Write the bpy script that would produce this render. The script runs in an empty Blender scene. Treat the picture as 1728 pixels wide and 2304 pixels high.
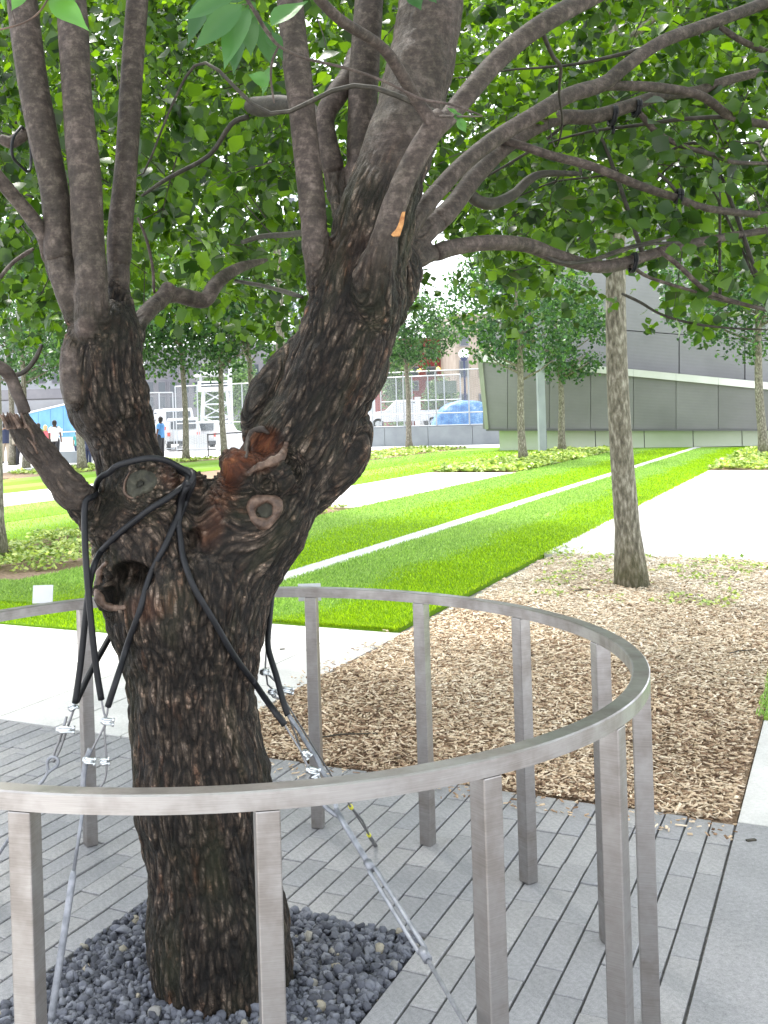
import bpy, bmesh, math, random
import numpy as np
from mathutils import Vector, Matrix, noise, geometry
from mathutils.bvhtree import BVHTree
random.seed(7); rng = np.random.default_rng(11)
sc = bpy.context.scene; col = sc.collection
PI = math.pi
# ------------------------------------------------------------------ camera (level, slightly rolled, shifted frame)
F, CX, CY, RL, EYE = 2409.0, 608.7, 940.7, -0.0305, 1.6
cd = bpy.data.cameras.new('camera'); cam = bpy.data.objects.new('camera', cd); col.objects.link(cam)
cd.sensor_fit = 'VERTICAL'; cd.sensor_height = 36; cd.lens = 36*F/2304
cd.shift_x = (864-CX)/2304; cd.shift_y = (CY-1152)/2304
cd.clip_start = .05; cd.clip_end = 2000
c_, s_ = math.cos(RL), math.sin(RL)
cam.matrix_world = Matrix(((c_, -s_, 0, 0), (0, 0, -1, 0), (s_, c_, 0, EYE), (0, 0, 0, 1)))
sc.camera = cam
# ------------------------------------------------------------------ sky, sun, exposure
SUN_EL, SUN_AZ = math.radians(60), math.radians(-22)     # sun beyond the tree, a little to the left
w = bpy.data.worlds.new('World'); sc.world = w; w.use_nodes = True
nt = w.node_tree; nt.nodes.clear()
out = nt.nodes.new('ShaderNodeOutputWorld'); bg = nt.nodes.new('ShaderNodeBackground')
sky = nt.nodes.new('ShaderNodeTexSky'); sky.sky_type = 'NISHITA'; sky.sun_disc = False
sky.sun_elevation = SUN_EL; sky.sun_rotation = SUN_AZ; sky.dust_density = 3; sky.air_density = 1
hs = nt.nodes.new('ShaderNodeMix'); hs.data_type = 'RGBA'; hs.inputs['Factor'].default_value = .8
hs.inputs['B'].default_value = (13, 13.6, 14.6, 1)          # bright thin overcast
nt.links.new(sky.outputs[0], hs.inputs['A']); nt.links.new(hs.outputs['Result'], bg.inputs[0])
bg.inputs[1].default_value = .08; nt.links.new(bg.outputs[0], out.inputs[0])
sl = bpy.data.lights.new('sun', 'SUN'); so = bpy.data.objects.new('sun', sl); col.objects.link(so)
sl.energy = 2.2; sl.angle = math.radians(9); sl.color = (1, .96, .9)
sd = Vector((math.sin(SUN_AZ)*math.cos(SUN_EL), math.cos(SUN_AZ)*math.cos(SUN_EL), math.sin(SUN_EL)))
so.rotation_euler = sd.to_track_quat('Z', 'Y').to_euler()
sc.view_settings.view_transform = 'Standard'; sc.view_settings.look = 'None'
sc.view_settings.exposure = 1.75; sc.view_settings.gamma = 1; sc.view_settings.use_curve_mapping = False
sc.render.engine = 'CYCLES'; sc.cycles.transparent_max_bounces = 12; sc.cycles.max_bounces = 8
# ------------------------------------------------------------------ coordinates measured from the photograph
def ray(x, y):
    a, b = x-CX, y-CY
    return (a*c_+b*s_)/F, (-a*s_+b*c_)/F
def P(x, y, Y):
    X, D = ray(x, y); return Vector((X*Y, Y, EYE-D*Y))
def G(x, y, z=0):
    X, D = ray(x, y); t = (EYE-z)/D; return Vector((X*t, t, z))
def topx(p):
    X, D = F*p[0]/p[1], F*(EYE-p[2])/p[1]
    return CX+X*c_-D*s_, CY+X*s_+D*c_
GA = 0.4935; SU, CU = math.sin(GA), math.cos(GA)
def UV(u, v, z=0): return Vector((u*SU+v*CU, u*CU-v*SU, z))
# ------------------------------------------------------------------ materials
def mat(name, base=(.5, .5, .5), rough=.6, metal=0, spec=.5):
    m = bpy.data.materials.new(name); m.use_nodes = True; n = m.node_tree; b = n.nodes['Principled BSDF']
    b.inputs['Base Color'].default_value = (*base, 1); b.inputs['Roughness'].default_value = rough
    b.inputs['Metallic'].default_value = metal; b.inputs['Specular IOR Level'].default_value = spec
    return m, n, b
def node(n, t, **k):
    o = n.nodes.new(t)
    for a, v in k.items():
        if a in o.inputs.keys() if isinstance(a, str) else False: o.inputs[a].default_value = v
        else: setattr(o, a, v)
    return o
def ramp(n, src, stops):
    r = n.nodes.new('ShaderNodeValToRGB'); e = r.color_ramp.elements
    while len(e) < len(stops): e.new(.5)
    for i, (p, c) in enumerate(stops): e[i].position = p; e[i].color = (*c, 1)
    n.links.new(src, r.inputs[0]); return r.outputs[0]
def coords(n, kind='Object', scale=(1, 1, 1), rot=(0, 0, 0)):
    t = n.nodes.new('ShaderNodeTexCoord'); m = n.nodes.new('ShaderNodeMapping')
    m.inputs['Scale'].default_value = scale; m.inputs['Rotation'].default_value = rot
    n.links.new(t.outputs[kind], m.inputs[0]); return m.outputs[0]
def noi(n, vec, scale, detail=4, rough=.55):
    t = n.nodes.new('ShaderNodeTexNoise'); t.inputs['Scale'].default_value = scale
    t.inputs['Detail'].default_value = detail; t.inputs['Roughness'].default_value = rough
    if vec is not None: n.links.new(vec, t.inputs['Vector'])
    return t.outputs['Fac']
def mixc(n, f, a, b, mode='MIX'):
    m = n.nodes.new('ShaderNodeMix'); m.data_type = 'RGBA'; m.blend_type = mode
    for s, v in (('Factor', f), ('A', a), ('B', b)):
        i = m.inputs[s]
        if isinstance(v, (float, int)): i.default_value = v
        elif isinstance(v, tuple): i.default_value = (*v, 1)
        else: n.links.new(v, i)
    return m.outputs['Result']
def bump(n, b, h, strength=.5, dist=.01):
    u = n.nodes.new('ShaderNodeBump'); u.inputs['Strength'].default_value = strength; u.inputs['Distance'].default_value = dist
    n.links.new(h, u.inputs['Height']); n.links.new(u.outputs[0], b.inputs['Normal'])
def mottled(name, stops, scale, rough=.7, metal=0, bs=.3, bd=.005, vec_scale=(1, 1, 1), detail=5, spec=.4):
    m, n, b = mat(name, rough=rough, metal=metal, spec=spec)
    v = coords(n, scale=vec_scale); f = noi(n, v, scale, detail)
    n.links.new(ramp(n, f, stops), b.inputs['Base Color'])
    if bs: bump(n, b, noi(n, v, scale*2.3, 6), bs, bd)
    return m
M = {}
def granite(name, lo, hi, rough=.65):
    m, n, b = mat(name, rough=rough, spec=.4)
    v = coords(n); g = node(n, 'ShaderNodeNewGeometry')
    fine = noi(n, v, 260, 2, .8); big = noi(n, v, 3.5, 5, .6); mid = noi(n, v, 60, 3, .7)
    c1 = ramp(n, fine, [(.34, lo), (.5, tuple((a+b2)/2 for a, b2 in zip(lo, hi))), (.66, hi)])
    c2 = mixc(n, .45, c1, ramp(n, mid, [(.35, lo), (.65, hi)]))
    c3 = mixc(n, .5, c2, ramp(n, big, [(.3, (.62, .62, .61)), (.7, (1, 1, 1))]), 'MULTIPLY')
    tint = ramp(n, g.outputs['Random Per Island'], [(0, (.86, .86, .87)), (1, (1.0, 1.0, .99))])
    oi = node(n, 'ShaderNodeObjectInfo')
    t2 = ramp(n, oi.outputs['Random'], [(0, (.80, .81, .83)), (1, (1, .99, .97))])
    c4 = mixc(n, 1., mixc(n, 1., c3, tint, 'MULTIPLY'), t2, 'MULTIPLY')
    n.links.new(c4, b.inputs['Base Color']); bump(n, b, fine, .35, .002)
    return m
M['paver'] = granite('paver_granite', (.215, .215, .225), (.43, .425, .435))
M['slab'] = granite('slab_granite', (.55, .54, .53), (.80, .79, .77))
M['slab_shaded'] = granite('shaded_granite', (.215, .215, .225), (.43, .425, .435))  # same granite as slab; shade under the crown is put into its colour
M['joint'] = mottled('joint_sand', [(.3, (.07, .067, .065)), (.7, (.16, .155, .15))], 60)
M['pitsoil'] = mottled('pit_grit', [(.3, (.02, .021, .026)), (.7, (.07, .073, .085))], 90, bs=1, bd=.01)
M['plaza'] = mottled('plaza_stone', [(.3, (.50, .48, .46)), (.7, (.66, .64, .61))], 2.0, bs=.1)
M['soil'] = mottled('soil', [(.3, (.16, .10, .06)), (.7, (.36, .26, .17))], 25, rough=.95, bs=1, bd=.02)
def steel():
    m, n, b = mat('brushed_steel', (.62, .60, .59), .3, 1)
    v = coords(n, scale=(2, 2, 90)); v2 = coords(n)
    f = noi(n, v, 6, 5, .7); s = noi(n, v2, 9, 4, .6)
    n.links.new(mixc(n, .5, ramp(n, f, [(.3, (.23, .22, .21)), (.7, (.40, .385, .375))]), ramp(n, s, [(.35, (.20, .17, .15)), (.6, (.40, .385, .38))])), b.inputs['Base Color'])
    r = ramp(n, s, [(.3, (.50, .50, .50)), (.7, (.34, .34, .34))]); n.links.new(r, b.inputs['Roughness'])
    bump(n, b, f, .08, .001); return m
M['steel'] = steel()
def leafmat(name, dark, light, trans, tw=.4, rough=.42, veins=False):
    m, n, b = mat(name, rough=rough, spec=.45)
    at = node(n, 'ShaderNodeAttribute'); at.attribute_name = 'tint'
    cc = ramp(n, at.outputs['Fac'], [(0, dark), (.85, light), (1, tuple(min(1, x*1.35) for x in light))])
    n.links.new(cc, b.inputs['Base Color'])
    tr = n.nodes.new('ShaderNodeBsdfTranslucent'); n.links.new(mixc(n, 1., ramp(n, at.outputs['Fac'], [(.25, (.16, .22, .14)), (.6, (.6, .65, .5)), (1, (1.25, 1.2, .9))]), trans, 'MULTIPLY'), tr.inputs[0])
    ms = n.nodes.new('ShaderNodeMixShader'); ms.inputs[0].default_value = tw
    o = n.nodes['Material Output']; n.links.new(b.outputs[0], ms.inputs[1]); n.links.new(tr.outputs[0], ms.inputs[2]); n.links.new(ms.outputs[0], o.inputs[0])
    if veins: bump(n, b, noi(n, coords(n), 60, 3), .2, .003)
    return m
M['pear_leaf'] = leafmat('pear_leaf', rough=.32, dark=(.005, .017, .005), light=(.020, .062, .009), trans=(.36, .66, .015), tw=.36)
M['hero_leaf'] = leafmat('near_leaf', (.02, .07, .022), (.05, .15, .04), (.22, .50, .08), .36, veins=True)
M['oak_leaf'] = leafmat('oak_leaf', (.016, .055, .020), (.065, .155, .055), (.22, .44, .09), .35, rough=.4)
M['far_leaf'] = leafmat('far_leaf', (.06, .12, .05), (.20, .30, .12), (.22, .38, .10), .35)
M['cover_leaf'] = leafmat('cover_leaf', (.18, .34, .05), (.60, .68, .22), (.55, .70, .12), .35)
M['grass'] = leafmat('grass_blade', (.20, .385, .006), (.40, .60, .012), (.60, .85, .008), .38, rough=.55)
M['grass_pale'] = leafmat('grass_blade_pale', (.20, .38, .06), (.42, .60, .15), (.46, .75, .12), .35, rough=.5)
def lawnmat():
    m, n, b = mat('lawn', rough=.85, spec=.25)
    at = node(n, 'ShaderNodeUVMap'); at.uv_map = 'UVMap'; sp = n.nodes.new('ShaderNodeSeparateXYZ'); n.links.new(at.outputs[0], sp.inputs[0])
    v = coords(n); wob = noi(n, v, 1.3, 4)
    ad = node(n, 'ShaderNodeMath', operation='MULTIPLY_ADD'); n.links.new(wob, ad.inputs[0]); ad.inputs[1].default_value = .16; n.links.new(sp.outputs[0], ad.inputs[2])
    stripe = ramp(n, ad.outputs[0], [(.50, (.24, .39, .06)), (.66, (.175, .345, .006)), (1, (.16, .325, .005))])
    fine = noi(n, coords(n, scale=(1, 1, 1)), 55, 4, .75)
    n.links.new(mixc(n, .8, stripe, ramp(n, fine, [(.3, (.55, .6, .5)), (.7, (1.2, 1.15, 1.1))]), 'MULTIPLY'), b.inputs['Base Color'])
    bump(n, b, fine, .8, .02); return m
M['lawn'] = lawnmat()
def chipmat():
    m, n, b = mat('wood_chip', rough=.8, spec=.25)
    g = node(n, 'ShaderNodeAttribute'); g.attribute_name = 'tint'
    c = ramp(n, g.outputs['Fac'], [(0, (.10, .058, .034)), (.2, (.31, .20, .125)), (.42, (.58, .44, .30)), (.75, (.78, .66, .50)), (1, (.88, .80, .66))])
    n.links.new(mixc(n, .4, c, ramp(n, noi(n, coords(n), 40, 4), [(.3, (.5, .45, .4)), (.7, (1, 1, 1))]), 'MULTIPLY'), b.inputs['Base Color']); return m
M['chip'] = chipmat()
def stonemat():
    m, n, b = mat('gravel_stone', rough=.75, spec=.35)
    g = node(n, 'ShaderNodeAttribute'); g.attribute_name = 'tint'
    c = ramp(n, g.outputs['Fac'], [(0, (.045, .048, .060)), (.6, (.115, .122, .148)), (.975, (.18, .188, .215)), (.99, (.26, .24, .19)), (1, (.36, .32, .25))])
    f = noi(n, coords(n), 90, 5); n.links.new(mixc(n, .5, c, ramp(n, f, [(.3, (.5, .5, .5)), (.7, (1.2, 1.2, 1.2))]), 'MULTIPLY'), b.inputs['Base Color']); bump(n, b, f, .5, .004); return m
M['gravel'] = stonemat()
def smoothbark(n):
    """grey-brown smooth bark colour and height in object space, shared by trunk and branches"""
    v = coords(n); f = noi(n, v, 34, 6, .7); g = noi(n, v, 6, 4); h = noi(n, v, 130, 4, .7)
    c = ramp(n, f, [(.3, (.032, .026, .023)), (.5, (.070, .056, .049)), (.68, (.155, .130, .115))])
    c = mixc(n, .75, c, ramp(n, g, [(.35, (.55, .55, .45)), (.65, (1.15, 1.08, 1.05))]), 'MULTIPLY')
    ln = noi(n, coords(n, scale=(1, 1, 8)), 15, 5, .7)
    c = mixc(n, .38, c, ramp(n, ln, [(.40, (.42, .40, .40)), (.5, (1, 1, 1))]), 'MULTIPLY')
    c = mixc(n, .5, c, ramp(n, h, [(.35, (.6, .6, .6)), (.65, (1.25, 1.2, 1.2))]), 'MULTIPLY')
    return c, mixc(n, .5, f, mixc(n, .5, ln, h))
def barkmat():
    m, n, b = mat('furrowed_bark', rough=.55, spec=.28)
    a = node(n, 'ShaderNodeAttribute'); a.attribute_name = 'bark_co'; v = a.outputs['Vector']
    k = node(n, 'ShaderNodeAttribute'); k.attribute_name = 'mask'; sp = n.nodes.new('ShaderNodeSeparateColor'); n.links.new(k.outputs['Color'], sp.inputs[0])
    hgt = node(n, 'ShaderNodeAttribute'); hgt.attribute_name = 'ridge'
    def warp(vec, ns, amt):
        nn = n.nodes.new('ShaderNodeTexNoise'); nn.inputs['Scale'].default_value = ns; nn.inputs['Detail'].default_value = 3; n.links.new(vec, nn.inputs['Vector'])
        s2 = n.nodes.new('ShaderNodeVectorMath'); s2.operation = 'SCALE'; s2.inputs['Scale'].default_value = amt; n.links.new(nn.outputs['Color'], s2.inputs[0])
        w2 = n.nodes.new('ShaderNodeVectorMath'); w2.operation = 'ADD'; n.links.new(vec, w2.inputs[0]); n.links.new(s2.outputs[0], w2.inputs[1]); return w2.outputs[0]
    def vor(vec, sc_, feat):
        t = n.nodes.new('ShaderNodeTexVoronoi'); t.feature = feat; t.inputs['Scale'].default_value = sc_; n.links.new(vec, t.inputs['Vector']); return t
    w1 = warp(v, 42, .022)
    plates = vor(w1, 66, 'DISTANCE_TO_EDGE'); cells = vor(w1, 66, 'F1')
    ob = warp(coords(n), 60, .012); flakes = vor(ob, 95, 'DISTANCE_TO_EDGE'); fc = vor(ob, 95, 'F1')
    fine = noi(n, coords(n), 230, 5, .8); big = noi(n, v, 9, 4)
    pr = ramp(n, plates.outputs['Distance'], [(.0, (0, 0, 0)), (.10, (.45, .45, .45)), (.22, (1, 1, 1))])
    rg = ramp(n, hgt.outputs['Fac'], [(.10, (0, 0, 0)), (.55, (1, 1, 1))])
    fl = ramp(n, flakes.outputs['Distance'], [(0, (.25, .25, .25)), (.12, (1, 1, 1))])
    hh = mixc(n, .55, pr, rg); mp = n.nodes.new('ShaderNodeMapping'); mp.inputs['Scale'].default_value = (1, 1, .42); n.links.new(warp(v, 14, .05), mp.inputs[0]); lf = vor(mp.outputs[0], 34, 'DISTANCE_TO_EDGE')
    hh = mixc(n, .6, hh, ramp(n, lf.outputs['Distance'], [(0, (.08, .08, .08)), (.10, (.75, .75, .75)), (.2, (1, 1, 1))]), 'MULTIPLY'); hh = mixc(n, .35, hh, fl, 'MULTIPLY'); hh2 = mixc(n, .35, hh, fine)
    base = ramp(n, hh2, [(.10, (.003, .0025, .002)), (.28, (.010, .008, .0065)), (.46, (.031, .025, .020)), (.64, (.074, .061, .051)), (.85, (.185, .16, .14))])
    cs = n.nodes.new('ShaderNodeSeparateColor'); n.links.new(cells.outputs['Color'], cs.inputs[0]); fs = n.nodes.new('ShaderNodeSeparateColor'); n.links.new(fc.outputs['Color'], fs.inputs[0])
    base = mixc(n, .9, base, ramp(n, cs.outputs[0], [(0, (.50, .46, .44)), (.6, (1, .95, .90)), (1, (1.5, 1.36, 1.25))]), 'MULTIPLY')
    base = mixc(n, .9, base, ramp(n, fs.outputs[0], [(0, (.55, .52, .50)), (.75, (1, .98, .95)), (.93, (1.4, 1.35, 1.3)), (1, (2.3, 2.1, 1.95))]), 'MULTIPLY')
    moss = ramp(n, big, [(.48, (0, 0, 0)), (.70, (.5, .5, .5))])
    base = mixc(n, moss, base, mixc(n, .6, base, (.040, .048, .020)))
    base = mixc(n, .9, base, ramp(n, noi(n, coords(n), 5, 5, .6), [(.32, (.50, .50, .48)), (.5, (.95, .94, .92)), (.68, (1.55, 1.5, 1.48))]), 'MULTIPLY')
    rust = ramp(n, noi(n, v, 22, 4), [(.58, (0, 0, 0)), (.72, (.6, .6, .6))])
    base = mixc(n, rust, base, mixc(n, 1., base, (1.7, .95, .6), 'MULTIPLY'))
    wound = mixc(n, 1., ramp(n, noi(n, v, 45, 5), [(.3, (.030, .011, .007)), (.55, (.12, .038, .016)), (.75, (.27, .105, .042))]), ramp(n, hh2, [(.1, (.3, .3, .3)), (.6, (1, 1, 1))]), 'MULTIPLY')
    base = mixc(n, sp.outputs[0], base, wound)
    smc, smh = smoothbark(n)
    base = mixc(n, sp.outputs[1], base, smc); n.links.new(base, b.inputs['Base Color'])
    bump(n, b, mixc(n, sp.outputs[1], hh2, mixc(n, .35, (.5, .5, .5), smh)), 1., .012)
    n.links.new(ramp(n, fine, [(.35, (.45, .45, .45)), (.65, (.85, .85, .85))]), b.inputs['Roughness'])
    return m
M['bark'] = barkmat()
def limbmat(name, stops, sc_=30, bd=.004):
    m, n, b = mat(name, rough=.62, spec=.4)
    v = coords(n, scale=(1, 1, 1)); f = noi(n, v, sc_, 6, .7); g = noi(n, v, 6, 4)
    c = mixc(n, .6, ramp(n, f, stops), ramp(n, g, [(.35, (.5, .47, .42)), (.65, (1.15, 1.1, 1.08))]), 'MULTIPLY')
    v2 = coords(n, scale=(1, 1, 7)); ln = noi(n, v2, 14, 5, .7)
    c = mixc(n, .5, c, ramp(n, ln, [(.38, (.45, .45, .45)), (.5, (1, 1, 1))]), 'MULTIPLY')
    n.links.new(c, b.inputs['Base Color']); bump(n, b, mixc(n, .5, f, ln), .6, bd); return m
def limbsmooth():
    m, n, b = mat('smooth_grey_bark', rough=.65, spec=.25); c, h = smoothbark(n); n.links.new(c, b.inputs['Base Color']); bump(n, b, mixc(n, .35, (.5, .5, .5), h), 1., .012); return m
M['limb'] = limbsmooth()
M['limb_dark'] = limbmat('mossy_bark', [(.3, (.014, .012, .009)), (.55, (.042, .037, .026)), (.75, (.10, .092, .072))])
M['limb_brown'] = limbmat('brown_broken_bark', [(.3, (.02, .015, .012)), (.55, (.06, .045, .037)), (.75, (.14, .11, .09))], 40, .008)
M['oak_bark'] = mottled('oak_bark', [(.3, (.08, .072, .055)), (.5, (.20, .18, .14)), (.7, (.43, .40, .34))], 34, rough=.9, bs=1, bd=.02, vec_scale=(1, 1, .35), detail=8)
n_ = M['oak_bark'].node_tree; v_ = coords(n_); sx_ = n_.nodes.new('ShaderNodeSeparateXYZ'); n_.links.new(v_, sx_.inputs[0])
ma_ = node(n_, 'ShaderNodeMath', operation='MULTIPLY_ADD'); n_.links.new(noi(n_, v_, 7, 4), ma_.inputs[0]); ma_.inputs[1].default_value = 1.1; n_.links.new(sx_.outputs[2], ma_.inputs[2])
b_ = n_.nodes['Principled BSDF']; lk_ = b_.inputs['Base Color'].links[0].from_socket
n_.links.new(mixc(n_, ramp(n_, ma_.outputs[0], [(.55, (.75, .75, .75)), (1, (0, 0, 0))]), lk_, mixc(n_, .55, lk_, (.10, .115, .03))), b_.inputs['Base Color'])   # moss at the foot
M['callus'] = mottled('callus_wood', [(.32, (.028, .017, .012)), (.5, (.085, .052, .036)), (.64, (.16, .105, .075)), (.8, (.27, .19, .14))], 34, rough=.5, bs=1, bd=.006, detail=7)
M['cutwood'] = mottled('old_cut_wood', [(.3, (.012, .012, .008)), (.55, (.034, .033, .022)), (.8, (.08, .078, .055))], 40, rough=.75, bs=.6, bd=.004)
M['freshwood'] = mottled('torn_wood', [(.3, (.28, .11, .04)), (.6, (.52, .27, .10)), (.8, (.65, .40, .18))], 60, rough=.8, bs=.6, bd=.004)
M['rubber'] = mottled('black_hose', [(.3, (.005, .0055, .007)), (.7, (.012, .0125, .015))], 30, rough=.5, bs=.1, spec=.3)
M['cable'] = mat('steel_cable', (.22, .22, .23), .42, .8)[0]
M['zinc'] = mottled('galvanised', [(.3, (.45, .48, .50)), (.7, (.75, .78, .80))], 60, rough=.3, metal=.9, bs=.2, bd=.002)
M['rod'] = mottled('grey_rod', [(.3, (.16, .17, .19)), (.7, (.30, .31, .34))], 40, rough=.45, metal=.4)
M['yellow'] = mat('yellow_band', (.65, .62, .05), .5)[0]
M['white'] = mottled('white_paint', [(.3, (.55, .56, .58)), (.7, (.68, .69, .70))], 5, rough=.4, bs=0)
M['white_wall'] = mottled('painted_barrier', [(.3, (.50, .51, .52)), (.7, (.62, .62, .61))], 2, rough=.6, bs=.05)
M['wall_grey'] = mottled('low_wall', [(.3, (.25, .275, .30)), (.7, (.33, .36, .385))], 1.5, rough=.55, bs=.05)
M['galv'] = mat('fence_tube', (.42, .44, .46), .4, .5)[0]
M['blue'] = mottled('blue_hoarding', [(.3, (.055, .20, .40)), (.7, (.11, .30, .50))], .9, rough=.5, bs=.1)
M['tarp'] = mottled('blue_tarp', [(.3, (.04, .13, .34)), (.55, (.10, .24, .46)), (.75, (.35, .48, .60))], 3, rough=.4, bs=.6, bd=.05)
M['glass'] = mat('dark_glass', (.04, .05, .06), .08, 0, .8)[0]
M['tyre'] = mat('tyre', (.02, .02, .02), .8)[0]
M['brick_red'] = mottled('red_facade', [(.3, (.13, .015, .018)), (.7, (.19, .028, .025))], 1, rough=.8, bs=0)
M['beige'] = mottled('beige_stone', [(.3, (.26, .215, .175)), (.7, (.34, .29, .24))], 1, rough=.8, bs=0)
M['office'] = mottled('grey_office', [(.3, (.13, .13, .145)), (.7, (.20, .195, .205))], .5, rough=.8, bs=0)
M['office_pale'] = mottled('pale_office', [(.3, (.27, .28, .30)), (.7, (.37, .375, .39))], .4, rough=.7, bs=0)
M['tower'] = mottled('tower_skin', [(.3, (.45, .50, .56)), (.7, (.62, .66, .70))], .2, rough=.4, bs=0)
def cladmat(name, lo, hi):
    m, n, b = mat(name, rough=.42, metal=.35)
    v = coords(n); f = noi(n, v, .45, 5, .6)
    wv = n.nodes.new('ShaderNodeTexWave'); wv.bands_direction = 'Z'; wv.inputs['Scale'].default_value = 5.5; wv.inputs['Distortion'].default_value = .2; n.links.new(v, wv.inputs[0])
    c = ramp(n, f, [(.3, lo), (.7, hi)])
    oi = node(n, 'ShaderNodeObjectInfo'); c = mixc(n, 1., c, ramp(n, oi.outputs['Random'], [(0, (.88, .88, .88)), (1, (1.05, 1.05, 1.05))]), 'MULTIPLY')
    c = mixc(n, .3, c, ramp(n, wv.outputs['Fac'], [(.2, (.75, .75, .75)), (.8, (1, 1, 1))]), 'MULTIPLY')
    n.links.new(c, b.inputs['Base Color']); bump(n, b, wv.outputs['Fac'], .15, .02); return m
M['clad'] = cladmat('mesh_cladding', (.165, .163, .163), (.225, .222, .222))
M['clad2'] = cladmat('mesh_cladding_upper', (.20, .20, .202), (.265, .265, .267))
M['trim'] = mottled('polished_trim', [(.3, (.50, .52, .47)), (.7, (.72, .73, .70))], .6, rough=.3, metal=.5, bs=0)
M['olive'] = mottled('olive_frame', [(.3, (.22, .24, .18)), (.7, (.32, .34, .27))], 1, rough=.5, bs=0)
M['green_base'] = mottled('pale_green_base', [(.3, (.52, .58, .43)), (.7, (.62, .67, .54))], .6, rough=.3, bs=0)
M['gap'] = mat('shadow_gap', (.11, .11, .11), .8)[0]
M['skin'] = mat('skin', (.35, .20, .13), .6)[0]; M['skin_dark'] = mat('skin_deep', (.12, .06, .04), .6)[0]
for k, c in dict(c_white=(.78, .78, .8), c_pink=(.75, .16, .19), c_navy=(.03, .04, .09), c_black=(.025, .025, .03), c_blue=(.10, .28, .60), c_teal=(.05, .32, .30), c_khaki=(.42, .36, .28), h_blond=(.6, .45, .22), h_dark=(.02, .015, .012), c_green=(.15, .3, .1), sign=(.10, .13, .10), lampglow=(.8, .7, .2), redc=(.6, .08, .05), orange=(.8, .25, .05)).items():
    M[k] = mat(k, c, .7)[0]
ml, n_, b_ = mat('lit_window', (.9, .75, .2), .5); b_.inputs['Emission Color'].default_value = (1, .8, .2, 1); b_.inputs['Emission Strength'].default_value = .6; M['lit'] = ml
def meshmat():
    m, n, b = mat('chain_link', (.30, .32, .33), .5, .3)
    v = coords(n, 'Object', rot=(0, PI/4, 0)); ch = n.nodes.new('ShaderNodeTexChecker'); ch.inputs['Scale'].default_value = 16; n.links.new(v, ch.inputs[0])
    mt = node(n, 'ShaderNodeMath', operation='MULTIPLY_ADD'); n.links.new(ch.outputs['Fac'], mt.inputs[0]); mt.inputs[1].default_value = .22; mt.inputs[2].default_value = .12
    n.links.new(mt.outputs[0], b.inputs['Alpha']); return m
M['chain'] = meshmat()
# ------------------------------------------------------------------ mesh helpers
def link(o, parent=None):
    col.objects.link(o)
    if parent is not None:
        o.parent = parent; o.matrix_parent_inverse = parent.matrix_world.inverted() if parent.type != 'EMPTY' else Matrix.Translation(-parent.location)
    return o
def mk(name, V, Fc, m, parent=None, smooth=False, **tags):
    me = bpy.data.meshes.new(name)
    me.from_pydata([tuple(v) for v in V], [], Fc); me.update()
    if smooth: me.shade_smooth()
    if isinstance(m, (list, tuple)):
        for q in m: me.materials.append(q)
    else: me.materials.append(m)
    o = bpy.data.objects.new(name, me); link(o, parent)
    for k, v in tags.items(): o[k] = v
    return o
def bulk(name, V, T, m, tint=None, parent=None, nper=3, smooth=False, **tags):
    """large mesh from numpy arrays: V (n,3), T (k,nper)"""
    me = bpy.data.meshes.new(name); V = np.ascontiguousarray(V, dtype=np.float32); T = np.ascontiguousarray(T, dtype=np.int32)
    me.vertices.add(len(V)); me.vertices.foreach_set('co', V.ravel())
    me.loops.add(T.size); me.loops.foreach_set('vertex_index', T.ravel())
    me.polygons.add(len(T)); me.polygons.foreach_set('loop_start', np.arange(0, T.size, nper, dtype=np.int32))
    me.update(calc_edges=True)
    if smooth: me.shade_smooth()
    if tint is not None:
        a = me.attributes.new('tint', 'FLOAT', 'POINT'); a.data.foreach_set('value', np.ascontiguousarray(tint, dtype=np.float32))
    me.materials.append(m); o = bpy.data.objects.new(name, me); link(o, parent)
    for k, v in tags.items(): o[k] = v
    return o
def empty(name, loc, label, cat, group=None):
    o = bpy.data.objects.new(name, None); o.location = loc; o.empty_display_size = .1; col.objects.link(o)
    o['label'] = label; o['category'] = cat
    if group: o['group'] = group
    return o
def tag(o, label, cat, group=None):
    o['label'] = label; o['category'] = cat
    if group: o['group'] = group
    return o
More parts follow.
